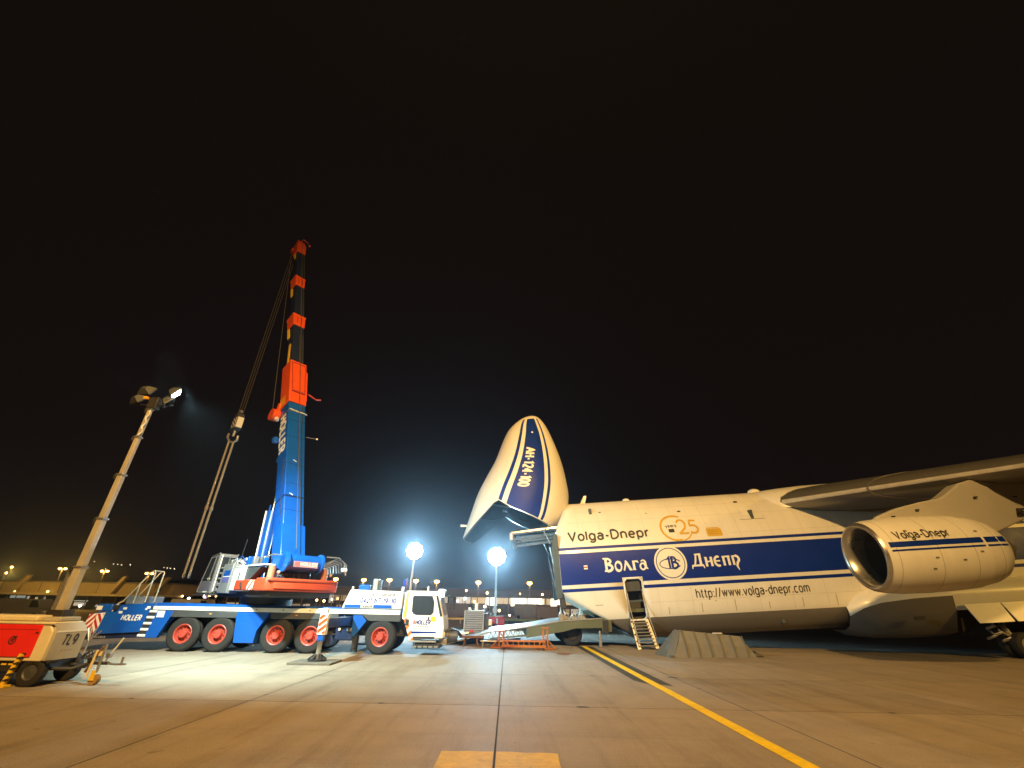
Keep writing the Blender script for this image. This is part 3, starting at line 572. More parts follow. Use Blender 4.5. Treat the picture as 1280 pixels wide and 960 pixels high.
MB().box((-3.0,-2.6,6.45),(-2.75,2.6,7.0)).build('hinge_crossbeam', M_STEEL, ac, .04)
# ---- raised nose visor: loft between the dorsal and the ventral outline
DOR = [(-.85,17.0),(-.15,16.72),(.45,15.8),(.98,14.3),(1.42,12.6),(1.66,10.9),(1.68,9.6),(1.25,7.9),(.55,7.15)]
VEN = [(-.95,17.0),(-1.9,16.5),(-2.75,15.75),(-3.3,14.8),(-4.05,13.0),(-4.85,11.6),(-5.6,10.2),(-6.3,8.3),(-6.75,7.0)]
WID = [.12,1.05,1.75,2.35,2.95,3.35,3.55,3.62,3.62]
def crs(A, t):
    n = len(A)-1; x = min(max(t,0),1)*n; i = min(int(x), n-1); f = x-i; q = [A[max(i-1,0)],A[i],A[i+1],A[min(i+2,n)]]
    if isinstance(A[0], tuple): return tuple(cr(*[c[d] for c in q], f) for d in range(2))
    return cr(*q, f)
def spow(c, p): return math.copysign(abs(c)**p, c)
def vis(t, ph, off=0.0):       # ph: 0 dorsal, 90 camera side, 180 ventral
    d, v, w = crs(DOR,t), crs(VEN,t), crs(WID,t); d = Vector((d[0],0,d[1])); v = Vector((v[0],0,v[1])); c = (d+v)/2; h = (d-v)/2
    hh = h.length; u = h.normalized()
    return c + u*(hh+off)*spow(math.cos(R(ph)),.88) + Vector((0,-1,0))*(w+off)*spow(math.sin(R(ph)),.88)
def tend(ph):                  # the rim: notched along both sides
    a = abs(((ph+180) % 360)-180)
    if a <= 20: return 1.0
    if a < 112: return 1.0-(a-20)/92*.20
    return min(1.0, .80+(a-112)/40*.20)
PH = [i*5 for i in range(72)]
rings = [[vis(.004+(tend(p)-.004)*k/30, p) for p in PH] for k in range(31)]
vo = MB().loft(rings, cap=False).build('nose_visor', M_WHITE, ac, smooth=True, angle=60)
inner = MB().loft([[vis(.05+(tend(p)-.05)*k/24, p, -.14) for p in PH] for k in range(25)], cap=False).build('visor_lining', M_GREYIN, vo, smooth=True, angle=60)
MB().loft([[vis(tend(p), p) for p in PH], [vis(tend(p), p, -.14) for p in PH]], cap=False).build('visor_rim', M_STEEL, vo)
def vpatch(name, t0, p0, p1, m, off=.014, t1=None, q0=None, q1=None):
    q0 = p0 if q0 is None else q0; q1 = p1 if q1 is None else q1; nt, npp = 24, max(1, int(abs(p1-p0)/4)); vs = []; fs = []
    for i in range(nt+1):
        for j in range(npp+1):
            f = j/npp; fi = i/nt; ph = (p0+(p1-p0)*f)*(1-fi)+(q0+(q1-q0)*f)*fi; te = (tend(ph)-.004) if t1 is None else t1
            vs.append(vis(t0+(te-t0)*fi, ph, off))
    for i in range(nt):
        for j in range(npp): k = i*(npp+1)+j; fs.append((k,k+npp+1,k+npp+2,k+1))
    return MB().add(vs, fs).build(name, m, vo, smooth=True, recalc=False)
V0 = .19
vpatch('visor_stripe', V0, 68, 91, M_ABLUE, q0=65, q1=100); vpatch('visor_stripe', V0, 55, 60, M_ABLUE, q0=58, q1=61.5); vpatch('visor_stripe', V0, 98, 104, M_ABLUE, q0=106, q1=110.5)
def vtext(x, y):   # runs tip -> rim
    t = .47+x/11.0; ph = 86+(t-.47)*10 - (y-.3)*19.0/(.6+t); return vis(t, ph, .026)
text('lettering', 'AH-124-100', lambda x, y: vtext(x, y), 2.9, .62, M_LWHITE, vo, .20)
patchd = MB(); patchd.ball(vis(.36,83,.01), .09, 8, (1,.3,1)).build('visor_badge', M_LWHITE, vo)
for k in range(1, 7):            # ribs of the lining
    tt = .35+k*.08; MB().tube([vis(min(tt, tend(p)-.02), p, -.2) for p in range(60, 301, 12)], .07, 5).build('lining_rib', M_STEEL if k % 2 else M_GREYIN, vo)
rb_ = [vis(.60, p, -.16) for p in PH]; cb_ = sum(rb_, Vector())/len(rb_)
MB().add(rb_+[cb_], [(i,(i+1)%72,72) for i in range(72)]).build('visor_bulkhead', mat('bulkhead_blue',(.035,.05,.06),.55,.2,.3,3,dirt=.4), vo)
for k in range(5):
    a, b = vis(.615, 60+k*15, -.25), vis(.615, 300-k*15, -.25); MB().bar(a, b, .09, .14).build('bulkhead_beam', M_STEEL if k % 2 else M_GREYIN, vo)
for k in range(4):
    a, b = vis(.62, 20+k*8, -.3), vis(.62, 160-k*8, -.3); MB().bar(a, b, .07, .12).build('bulkhead_beam', M_GREYIN, vo)
for k in range(10):
    f = .1+.08*k; q = vis(.64, 75, -.5).lerp(vis(.64, 170, -.5), f); MB().box((q.x-.12,q.y-.2,q.z-.2),(q.x+.12,q.y+.1,q.z+.08)).build('visor_box', (M_STEEL,M_GREYIN,M_BLACK)[k%3], vo, .02)
for ph in (78, 100, 128, 150): MB().tube([vis(.63,ph,-.3), vis(.72,ph,-.35), vis(min(.80,tend(ph)-.03),ph,-.22)], .05, 6).build('visor_ram', M_LIP, vo, smooth=True)
for t_, ph in ((.72,105),(.70,140),(.76,96)): MB().ball(vis(t_,ph,-.3), .07, 8).build('visor_lamp', emit('visor_lamp',(.8,.95,1),6), vo)
MB().ball(vis(.8,150,-.35), .12, 8).build('visor_lamp', emit('visor_lamp',(.8,.95,1),6), vo)
MB().cyl(vis(.90,172,0), vis(.90,172,.5), .07, .1, 8).build('pitot_probe', M_LWHITE, vo)
for k in range(14):
    tt, ph = .52+.03*(k%7), 118+9*k%110; q = vis(tt, ph, -.17); r = vis(tt, ph, -.42); MB().bar(q, r, .22+.1*(k%3), .3).build('visor_equipment', (M_STEEL,M_GREYIN,M_BLACK)[k%3], vo, .02)
# ---- wings
def airfoil(n=14, th=.13):
    up_, lo = [], []
    for i in range(n+1):
        x = (1-math.cos(math.pi*i/n))/2; y = 5*th*(.2969*math.sqrt(x)-.126*x-.3516*x*x+.2843*x**3-.1036*x**4); cam_ = .015*math.sin(math.pi*x)
        up_.append((x, cam_+y)); lo.append((x, cam_-y*.9))
    return up_ + lo[-2:0:-1]
def wing_ring(w, sgn):
    k = abs(w); s = 16.6+(k-2.5)*.532; z = 8.0-(k-2.5)*.0875; c = 15.5-(k-2.5)*.30; th = .14-.0015*k
    return [(s+x*c, sgn*k, z+y*c-x*c*.045) for x, y in airfoil(14, th)]
class lering:
    def __init__(s, k, sgn): s.r = [Vector(p) for p in wing_ring(k, sgn)]
    def __getitem__(s, i): j = int(i); return s.r[j].lerp(s.r[(j+1) % len(s.r)], i-j)
for sgn in (-1, 1):
    w = MB().loft([wing_ring(k, sgn) for k in (.3,2.5,6,7.6,10,14,19,25,33)]).build('wing', M_WING, ac, smooth=True, angle=40)
    le = MB(); n_ = 28
    le.loft([[(Vector(r[i])+Vector((-.012,0,0))) for i in (27.45,0,.35)] for r in (lering(k, sgn) for k in (2.6,6,7.45))], closed=False); le.build('leading_edge', mat('leading_edge_paint',(.62,.60,.56),.35,.2), w, smooth=True, angle=80)  # pale strip: the glint along the wing's front edge, put into the colour
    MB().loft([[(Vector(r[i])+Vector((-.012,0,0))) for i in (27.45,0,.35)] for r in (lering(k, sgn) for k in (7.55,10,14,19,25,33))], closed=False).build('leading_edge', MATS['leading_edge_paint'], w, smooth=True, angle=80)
    for k in (7.5, 13.5, 20):
        r = [Vector(p)+Vector((0,0,0)) for p in wing_ring(k, sgn)]; c = sum(r, Vector())/len(r)
        idx = list(range(0,7))+[len(r)-i for i in range(1,7)]
        MB().tube([c+(r[i]-c)*1.006+Vector((0,0,0)) for i in [len(r)-j for j in range(6,0,-1)]+list(range(0,7))], .025, 5).build('slat_joint', M_LIP, w)
# wing root fairing
def fair(s, k, h): return [(s, 3.0*k*spow(math.cos(a),.9), 7.55+h*spow(math.sin(a),.8)) for a in [math.pi*i/16 for i in range(17)]]
MB().loft([fair(s,k,h) for s,k,h in ((15.0,.3,1.55),(15.8,.7,1.66),(17.2,.95,1.76),(19,1.04,1.86),(26,1.05,1.95),(34,.9,1.85))], closed=False).build('wing_fairing', M_WHITE, ac, smooth=True, angle=60)
# ---- inner engine
EW, EZ, ES = -11.0, 3.58, 15.05
KR = 1.09
NP = [(a, r*KR) for a, r in [(1.0,1.12),(.45,1.14),(.15,1.2),(.03,1.27),(0,1.33),(.03,1.40),(.14,1.46)]]
NO = [(a, r*KR) for a, r in [(.14,1.46),(.5,1.53),(1.2,1.58),(2.4,1.6),(3.6,1.57),(4.6,1.52),(4.62,1.48),(5.3,1.40),(5.75,1.26),(6.0,1.08),(5.95,.95),(5.7,.86)]]
def nac(M_): return MB(M_)
eng = MB().lathe(NO, (ES,EW,EZ), (1,0,0), 48, (0,0,1)).build('engine_nacelle', M_WHITE, ac, smooth=True, angle=30)
MB().lathe(NP, (ES,EW,EZ), (1,0,0), 48, (0,0,1)).build('inlet_lip', M_LIP, eng, smooth=True)
MB().lathe([(1.0,1.22),(1.7,1.20),(2.4,1.17)], (ES,EW,EZ), (1,0,0), 48, (0,0,1)).build('inlet_duct', mat('duct_grey',(.12,.11,.10),.4,.3), eng, smooth=True)
MB().lathe([(2.4,1.17),(2.41,.01)], (ES,EW,EZ), (1,0,0), 48, (0,0,1)).build('fan_plate', M_DARK, eng)
MB().lathe([(1.5,.01),(1.65,.14),(1.95,.27),(2.2,.33),(2.38,.34)], (ES,EW,EZ), (1,0,0), 24, (0,0,1)).build('spinner', M_CDGREY, eng, smooth=True)
fb = MB()
for k in range(26):
    a = 2*math.pi*k/26; u = Vector((0,math.cos(a),math.sin(a))); v = Vector((0,-math.sin(a),math.cos(a))); c = Vector((ES+2.25,EW,EZ))
    fb.add([c+u*.3-v*.03+Vector((-.1,0,0)), c+u*.3+v*.03+Vector((.1,0,0)), c+u*1.15+v*.13+Vector((.06,0,0)), c+u*1.15-v*.10+Vector((-.08,0,0))], [(0,1,2,3)])
fb.build('fan_blades', M_STEEL, eng)
MB().lathe([(5.7,.86),(6.3,.8),(6.7,.62),(7.1,.3),(7.2,.02)], (ES,EW,EZ), (1,0,0), 24, (0,0,1)).build('exhaust_cone', M_STEEL, eng, smooth=True)
def nr(s):
    for (a,r0),(b,r1) in zip(NO[:-1],NO[1:]):
        if a <= s <= b and b > a: return r0+(r1-r0)*(s-a)/(b-a)
    return 1.2
def nskin(s, dz, off=.012):
    r = nr(s)+off; dz = max(-r*.98, min(r*.98, dz)); return Vector((ES+s, EW-math.sqrt(r*r-dz*dz), EZ+dz))
def npatch(s0, s1, z0, z1):
    vs = []; fs = []; ns = 16
    for i in range(ns+1):
        for j in range(4): vs.append(nskin(s0+(s1-s0)*i/ns, z0+(z1-z0)*j/3))
    for i in range(ns):
        for j in range(3): k = i*4+j; fs.append((k,k+4,k+5,k+1))
    MB().add(vs, fs).build('nacelle_stripe', M_ABLUE, eng, smooth=True, recalc=False)
npatch(.3,5.75,.22,.46); npatch(.3,5.75,.04,.12)
text('lettering', 'Volga-Dnepr', lambda x, y: nskin(.75+x, .60+y, .02), 2.45, .33, M_ABLACK, eng, .16)
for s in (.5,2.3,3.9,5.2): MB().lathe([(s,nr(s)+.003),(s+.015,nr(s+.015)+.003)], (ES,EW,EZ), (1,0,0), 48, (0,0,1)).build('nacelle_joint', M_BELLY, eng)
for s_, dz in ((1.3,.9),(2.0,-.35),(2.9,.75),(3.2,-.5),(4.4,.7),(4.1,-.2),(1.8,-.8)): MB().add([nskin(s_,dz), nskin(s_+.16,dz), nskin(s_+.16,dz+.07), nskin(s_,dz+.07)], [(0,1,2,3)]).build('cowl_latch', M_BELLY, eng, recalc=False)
# pylon
PY = [(15.9,5.02),(16.4,5.42),(17.5,5.76),(18.6,5.96),(19.6,6.08),(20.1,6.3),(20.45,6.5),(20.95,6.78),(21.6,6.92),(24,6.75),(27,6.4),(27,6.2),(24.4,5.2),(22.2,4.5),(21.5,4.27),(20.8,4.3),(18,4.75)]
rings = []
pw = lambda x: .08+.34*min(1, (x-15.9)/2.5)*(1 if x < 24 else max(.15, 1-(x-24)/3.2))
vs = [(x, EW-pw(x), z) for x, z in PY] + [(x, EW+pw(x), z) for x, z in PY]; n = len(PY)
MB().add(vs, [tuple(range(n)), tuple(range(2*n-1,n-1,-1))] + [(i,(i+1)%n,n+(i+1)%n,n+i) for i in range(n)]).build('engine_pylon', mat('pylon_paint', (.42,.40,.36), .42, 0, .05, 1.0, dirt=.2, dirtcol=(.35,.31,.26)), ac, .22, seg=4)  # greyer than the white skin: the wing's shade is put into this colour
for x, z in ((18.2,5.55),(16.9,5.3),(21.3,6.0),(23.2,5.9)): MB().box((x,EW-.46,z),(x+.18,EW-.41,z+.06)).build('pylon_vent', M_DARK, ac)
for z in (5.0,5.14,5.28): MB().box((22.9+ (z-5)*.4,EW-.46,z),(23.25+(z-5)*.4,EW-.41,z+.08)).build('pylon_vent', M_DARK, ac)
# ---- gear fairing, gear doors, wheels
def spon(s, out, zb, zt): return [(s,-2.6,zt+.5),(s,-3.2-out*.55,zt+.18),(s,-3.4-out,zt-.25),(s,-3.4-out*1.05,zt-.6),(s,-3.3-out*.95,(zb+zt)/2),(s,-3.0-out*.6,zb+.25),(s,-2.4,zb),(s,-1.0,zb)]
SPN = ((18.0,.02,-.1,1.3),(18.7,.45,-.45,1.7),(19.6,.75,-.6,1.95),(21.5,.95,-.68,2.1),(23.75,1.0,-.68,2.15))
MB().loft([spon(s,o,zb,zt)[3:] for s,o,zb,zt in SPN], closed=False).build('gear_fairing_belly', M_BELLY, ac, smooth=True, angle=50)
MB().loft([spon(s,o,zb,zt)[:4] for s,o,zb,zt in SPN], closed=False).build('gear_fairing', M_WHITE, ac, smooth=True, angle=50)
MB().loft([[(p[0],p[1],max(p[2],.75)) for p in spon(s,o,zb,zt)[:5]] for s,o,zb,zt in ((23.75,1.0,-.68,2.15),(30,1.0,-.68,2.15),(38,.9,-.5,2.1),(43,.05,.1,1.5))], closed=False).build('gear_fairing', M_WHITE, ac, smooth=True, angle=50)
MB().box((21.0,-4.47,.35),(21.6,-4.42,.55)).build('fairing_vent', M_DARK, ac)
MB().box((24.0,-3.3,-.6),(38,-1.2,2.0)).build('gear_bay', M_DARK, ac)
for x0 in (24.1,26.25,28.4,30.55): MB().add([(x0,-4.50,1.05),(x0+2.08,-4.50,1.05),(x0+2.12,-4.82,.06),(x0+.16,-4.82,.06),(x0,-4.46,1.05),(x0+2.08,-4.46,1.05),(x0+2.12,-4.77,.06),(x0+.16,-4.77,.06)], [(0,1,2,3),(4,7,6,5),(0,4,5,1),(1,5,6,2),(2,6,7,3),(3,7,4,0)]).build('gear_door', M_WHITE, ac)
WT = [(-.24,.40),(-.25,.55),(-.20,.64),(-.08,.675),(.08,.675),(.20,.64),(.25,.55),(.24,.40)]
tyre_a = MB().lathe(WT, (0,0,0), (0,1,0), 36).mesh('tyre', M_TYRE, True); 
hub_a = MB().lathe([(-.16,.41),(-.20,.36),(-.14,.30),(-.14,.18),(-.20,.14),(-.20,.06),(-.2,.01)], (0,0,0), (0,1,0), 28).mesh('hub', mat('aircraft_hub',(.42,.40,.34),.4,.4), True)
ringm = MB().lathe([(-.205,.36),(-.215,.33),(-.205,.30)], (0,0,0), (0,1,0), 28).mesh('hub_ring', M_LIP, True)
def awheel(loc, par, k=1.0, hubs=True):
    o = bpy.data.objects.new('wheel', tyre_a); COL.objects.link(o); o.parent = par; o.location = loc; o.scale = (k,k,k)
    for nm, mm in ((('hub',hub_a),('hub_ring',ringm)) if hubs else (('hub',hub_d),)): c = bpy.data.objects.new(nm, mm); COL.objects.link(c); c.parent = o
hub_d = hub_a.copy(); hub_d.materials[0] = M_BLACK
def gz(s, y): return -(AM @ Vector((s,y,0))).z/az.z       # local z of the apron
for s in (26.55,28.3,30.05,31.8,33.5):
    for y in (-4.35,-3.55):
        awheel((s,y,gz(s,y)+.675), ac)
    MB().tube([(s-.1,-3.95,gz(s,-4)+.675),(s-.35,-3.95,gz(s,-4)+1.5),(s-.2,-3.5,1.2)], .14, 8).build('gear_strut', M_STEEL, ac, smooth=True)
    MB().tube([(s-.9,-4.1,gz(s,-4)+1.5),(s-.5,-4.2,gz(s,-4)+1.15),(s-.1,-4.15,gz(s,-4)+.75)], .06, 6).build('gear_link', M_LIP, ac, smooth=True)
for k, (x, z) in enumerate(((25.1,-.3),(25.35,-.65),(25.6,-.25),(24.9,-.8),(25.7,-.95))): MB().tube([(x,-4.0,z),(x+.35,-4.25,z+.15),(x+.5,-3.8,z+.4)], .07, 6).build('gear_hose', (M_STEEL,M_LIP,M_BLACK)[k%3], ac)
for y in (31.9,32.9,35.9,36.9): p = AI @ Vector((4.15,y,.66)); awheel(p, ac, 1.0, False)
for y in (32.4,36.4): q = [AI @ Vector(v) for v in ((4.15,y,.66),(4.5,y,1.3),(5.3,y,1.5))]; MB().tube(q, .16, 10).build('nose_gear_leg', M_STEEL, ac, smooth=True)
# ---- crew door surround and ladder
rp = [(x, z) for x, z in cutp]; fine = []
MB().tube([skin(x,z,.02) for x,z in cutp], .055, 6, True).build('door_surround', M_LWHITE, ac, smooth=True)
MB().box((D0-.2,-2.55,.9),(D1+.2,-2.5,3.7)).build('entry_wall', M_CDGREY, ac); MB().box((D0-.2,-3.4,3.05),(D1+.2,-2.56,3.1)).build('entry_shelf', M_GREYIN, ac)
MB().prism([(D0+.1,2.75),(D1-.1,2.75),(D1-.1,3.45),(D0+.1,3.45)], -3.45, -3.38).build('door_flap', M_CDGREY, ac, .03)
MB().box((D0,-3.5,2.15),(D1,-3.4,2.25)).build('door_sill_bar', M_GREYIN, ac)
lt0, lt1 = Vector((D0+.12,-3.62,1.15)), Vector((D1-.12,-3.62,1.15))
gb = AI @ Vector((8.35,30.15,.03)); s_l = gb.x
lb0, lb1 = Vector((s_l-.35,gb.y,gz(s_l,gb.y)+.02)), Vector((s_l+.72,gb.y,gz(s_l,gb.y)+.02))
lad = MB().bar(lt0, lb0, .07, .20, (1,0,0)).build('ladder', M_STEEL, ac); 
for p, q in ((lt1,lb1),): MB().bar(p, q, .07, .20, (1,0,0)).build('stringer', M_STEEL, lad)
for k in range(1, 9):
    f = k/9; a, b = lt0.lerp(lb0,f), lt1.lerp(lb1,f); MB().bar(a, b, .24, .045, (0,0,1)).build('step', M_STEEL, lad)
    if k % 2: MB().cyl(lt0.lerp(lb0,f-.04)+Vector((0,-.02,0)), lt0.lerp(lb0,f-.04)+Vector((-.08,-.04,0)), .05, n=8).build('stringer_hole', M_DARK, lad)
for a, b, s in ((lt0,lb0,-.02),(lt1,lb1,.02)):
    MB().tube([a+Vector((s,-.02,1.5)), a+Vector((s,-.15,.75)), b+Vector((s,-.05,.75)), b+Vector((s,0,.1))], .022, 6).build('handrail', M_STEEL, lad, smooth=True)
    MB().tube([a+Vector((s,.05,1.7)), a.lerp(b,.35)+Vector((s*8,.0,.2))], .02, 6).build('stay', M_STEEL, lad)
# ---- nose ramp (world profile turned into aircraft space)
wl = lambda x, y, z: AI @ Vector((x,y,z))
def ramp_prism(name, poly, y0, y1, m, par, bev=.02):
    n = len(poly); vs = [wl(x,y0,z) for x,z in poly]+[wl(x,y1,z) for x,z in poly]
    return MB().add(vs, [tuple(range(n)), tuple(range(2*n-1,n-1,-1))]+[(i,(i+1)%n,n+(i+1)%n,n+i) for i in range(n)]).build(name, m, par, bev)
ramp = ramp_prism('nose_ramp', [(6.6,1.52),(6.05,1.55),(3.4,1.36),(1.2,.98),(1.2,.44),(3.5,.80),(4.3,1.0),(5.98,1.05),(5.98,.85),(6.6,.85)], 31.0, 37.6, M_RAMP, ac)
ramp_prism('ramp_tread', [(6.05,1.62),(3.4,1.43),(1.2,1.05),(-1.25,.75),(-1.25,.66),(1.2,.985),(3.4,1.365),(6.05,1.555)], 30.96, 37.64, M_RAMPTOP, ramp, .01)
ramp_prism('ramp_toe', [(-1.26,.74),(-3.75,.05),(-3.75,.0),(-1.26,.60)], 31.05, 37.5, M_RAMPTOP, ramp, .01)
ramp_prism('ramp_chord', [(1.18,.52),(-1.1,.32),(-1.1,.40),(1.18,.62)], 31.02, 31.12, M_RAMP, ramp)
for k in range(7):
    x = 1.0-k*.31; ramp_prism('truss_bar', [(x,.56-.0*k-(1-x)*.08),(x-.05,.56-(1-x)*.08),(x-.20,.90-(1-x)*.115),(x-.15,.90-(1-x)*.115)], 31.03, 31.09, M_RAMPTOP, ramp, 0)
    ramp_prism('truss_bar', [(x-.15,.90-(1-x)*.115),(x-.20,.90-(1-x)*.115),(x-.33,.54-(1-x)*.08),(x-.28,.54-(1-x)*.08)], 31.03, 31.09, M_RAMPTOP, ramp, 0)
ramp_prism('ramp_end', [(6.02,1.5),(6.35,1.5),(6.35,.7),(6.02,.8)], 30.9, 31.0, M_BLACK, ramp)
ramp_prism('ramp_prop', [(5.75,0),(5.95,0),(5.9,.9),(5.8,.9)], 31.1, 31.3, M_STEEL, ramp)
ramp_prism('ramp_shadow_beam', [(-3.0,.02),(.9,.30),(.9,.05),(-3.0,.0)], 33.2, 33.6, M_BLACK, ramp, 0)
# ------------------------------------------------------------------ mobile crane (local: x to the carrier's front, y away from the camera)
cr_ = thing('mobile_crane', 'blue and white five axle mobile crane with raised telescopic boom', 'crane', (-12.75, 25.45, 0), R(2.0))
CB = lambda a, b, n, m, p=None, bev=.02: MB().box(a, b).build(n, m, p or cr_, bev)
def CP(poly, y0, y1, n, m, p=None, bev=.02): return MB().prism(poly, y0, y1).build(n, m, p or cr_, bev)
cyx = lambda x, z, y=-1.51: flat_map((x,y,z), (1,0,0), (0,0,1))
CB((-7.2,-.75,.75),(9.0,.75,1.72),'chassis',M_BLACK)
CP([(-4.75,1.72),(9.0,1.72),(9.0,1.95),(-4.6,2.05),(-4.75,2.0)],-1.35,1.35,'deck',M_CBLUE)
CP([(-4.65,1.74),(7.35,1.70),(7.35,1.92),(-4.65,1.90)],-1.5,-1.36,'deck_edge',M_CWHITE,bev=.015)
CP([(-4.65,1.74),(7.35,1.70),(7.35,1.92),(-4.65,1.90)],1.36,1.5,'deck_edge',M_CWHITE,bev=.015)
# rear body with chevrons
rb = CP([(-7.65,.62),(-4.62,.80),(-4.62,2.02),(-5.25,2.0),(-6.25,1.92),(-6.4,1.62),(-7.1,1.60),(-7.55,1.50)],-1.42,1.42,'rear_body',M_CBLUE)
CP([(-7.7,.42),(-4.8,.55),(-4.8,.80),(-7.7,.61)],-1.3,1.3,'rear_bumper',M_NAVY)
text('lettering','HOLLER',cyx(-6.02,1.28,-1.43),.90,.21,M_SIGNW,rb,.22,.2)
dashes('small_print',cyx(-7.3,.50,-1.31),.8,.09,M_CGREY,rb,9)
CP([(-7.66,.66),(-6.95,.70),(-6.85,1.58),(-7.56,1.5)],-1.455,-1.435,'chevron_board',M_SIGNW,rb,0)
mb = MB(); diag(mb,(-.36,-.42,0,.42),.34,.17,lambda x,y:(-7.24+x+y*.09,-1.458,1.11+y),slope=-1.3); diag(mb,(0,-.42,.34,.42),.34,.17,lambda x,y:(-7.24+x+y*.09,-1.458,1.11+y),slope=1.3,phase=.17); mb.build('chevron',M_SIGNR,rb,recalc=False)
CB((-7.45,-1.3,1.62),(-6.75,-.8,1.95),'lamp_box',M_CBLUE,rb,.04); CB((-7.46,-1.32,1.68),(-7.2,-1.305,1.86),'lamp_glass',M_SIGNW,rb,0); CB((-6.75,-1.25,1.7),(-6.5,-.95,1.9),'rear_lamp',M_BLACK,rb)
CB((-6.3,-1.2,1.93),(-5.45,.3,2.32),'tool_box',M_CGREY,rb,.05)
for x, z in ((-6.1,1.72),(-5.0,1.78),(-6.25,1.55)): CB((x,-1.437,z),(x+.17,-1.423,z+.10),'marker_plate',M_SIGNW,rb,0)
CB((-5.05,-1.44,1.72),(-4.95,-1.423,1.8),'marker_plate',M_SIGNW,rb,0)
for y in (-1.2,-.55):
    MB().tube([(-6.75,y,1.62),(-6.6,y,1.98),(-6.4,y,2.08),(-5.55,y,3.42),(-5.42,y,3.50),(-5.35,y,3.42),(-5.35,y,2.05)],.03,6).build('railing_frame',M_CREAM,rb,smooth=True)
MB().tube([(-5.4,-1.2,3.48),(-5.4,-.55,3.48)],.03,6).build('railing_frame',M_CREAM,rb); MB().tube([(-5.9,-1.2,2.86),(-5.9,-1.2,2.0)],.025,6).build('railing_frame',M_CREAM,rb)
# step ladder
st = CP([(-4.95,.55),(-4.05,.55),(-3.62,1.70),(-4.78,1.73)],-1.49,-1.25,'step_panel',M_CBLUE)
for k in range(5):
    z = .60+k*.255; x = -4.93+k*.045; CB((x,-1.53,z),(x+.36,-1.40,z+.10),'step',M_SIGNW,st,.01); CB((x+.02,-1.496,z+.11),(x+.34,-1.4905,z+.235),'step_recess',M_DARK,st,0)
CB((-4.35,-1.51,1.42),(-4.02,-1.4905,1.70),'warning_plate',M_SIGNW,st,0)
# fenders
for x0,x1 in ((-4.0,-.58),(1.0,4.35)):
    CP([(x0,1.72),(x1,1.71),(x1,1.44),(x0+.1,1.44)],-1.48,-.95,'fender',M_CDGREY)
CP([(-.62,1.70),(.98,1.70),(.55,.92),(.52,.40),(-.42,.40),(-.50,.9)],-1.46,-1.0,'side_panel',M_CBLUE)
CP([(-4.05,.9),(-3.6,1.68),(-3.2,1.7),(-3.2,1.6),(-3.75,1.45)],-1.44,-1.0,'fender_brace',M_CBLUE)
CP([(5.45,1.70),(7.4,1.68),(7.4,1.40),(5.85,1.42)],-1.48,-.95,'fender',M_CDGREY)
CP([(5.05,1.70),(5.44,1.70),(5.75,1.42),(5.25,.75),(5.1,.75)],-1.44,-1.0,'fender_brace',M_CBLUE)
# wheels
CT = [(-.205,.42),(-.22,.55),(-.21,.66),(-.17,.715),(-.15,.738),(-.03,.745),(-.025,.72),(.025,.72),(.03,.745),(.15,.738),(.17,.715),(.21,.66),(.22,.55),(.205,.42)]
t_me = MB().lathe(CT,(0,0,0),(0,1,0),44).mesh('tyre',M_TYRE,True,30)
r_me = MB().lathe([(-.20,.425),(-.215,.40),(-.20,.365),(-.10,.335),(-.05,.30),(-.05,.20),(-.10,.185),(-.22,.175),(-.25,.15),(-.255,.01)],(0,0,0),(0,1,0),36).mesh('rim',M_RIM,True,30)
hole = MB()
for k in range(10): a=2*math.pi*k/10; hole.cyl((.255*math.cos(a),-.046,.255*math.sin(a)),(.255*math.cos(a),-.056,.255*math.sin(a)),.035,n=8)
h_me = hole.mesh('rim_holes',M_DARK); nut = MB()
for k in range(10): a=2*math.pi*(k+.5)/10; nut.cyl((.215*math.cos(a),-.05,.215*math.sin(a)),(.215*math.cos(a),-.10,.215*math.sin(a)),.016,n=6)
n_me = nut.mesh('wheel_nuts',M_RIM)
for x in (-2.9,-1.26,1.50,3.12,6.52):
    for y in (-1.26,1.26):
        o = bpy.data.objects.new('wheel',t_me); COL.objects.link(o); o.parent = cr_; o.location = (x,y,.745); o.rotation_euler = (0,random.uniform(0,3),math.pi if y>0 else (R(-5) if x>6 else R(random.uniform(-2,2))))
        for nm,mm in (('rim',r_me),('rim_holes',h_me),('wheel_nuts',n_me)): c = bpy.data.objects.new(nm,mm); COL.objects.link(c); c.parent = o
    MB().cyl((x,-1.1,.745),(x,1.1,.745),.13,n=10).build('axle',M_BLACK,cr_)
    CB((x-.25,-.5,.55),(x+.25,.5,.95),'axle_housing',M_BLACK)
# mid equipment between axles 4 and 5
CB((4.15,-1.35,1.25),(4.6,-.8,1.66),'hydraulic_box',M_CBLUE); CB((4.66,-1.35,1.2),(5.0,-.8,1.64),'hydraulic_box',M_CBLUE); CB((4.2,-1.1,.55),(5.3,-.6,1.18),'tank',M_NAVY,bev=.06)
CB((4.78,-1.2,.95),(5.02,-1.12,1.1),'type_plate',M_CGREY); CB((4.38,-1.2,.98),(4.46,-1.12,1.08),'side_marker',emit('side_marker',(1,.25,.08),.5),bev=0)
CB((5.15,-1.30,.25),(5.38,-.9,1.2),'support_leg',M_BLACK); MB().cyl((5.26,-1.1,.1),(5.26,-1.1,.3),.16,n=12).build('support_foot',M_BLACK,cr_)
for x in (.2,3.9): MB().cyl((x,-1.0,.52),(x,-.3,.52),.24,n=14).build('air_tank',M_NAVY,cr_,smooth=True)
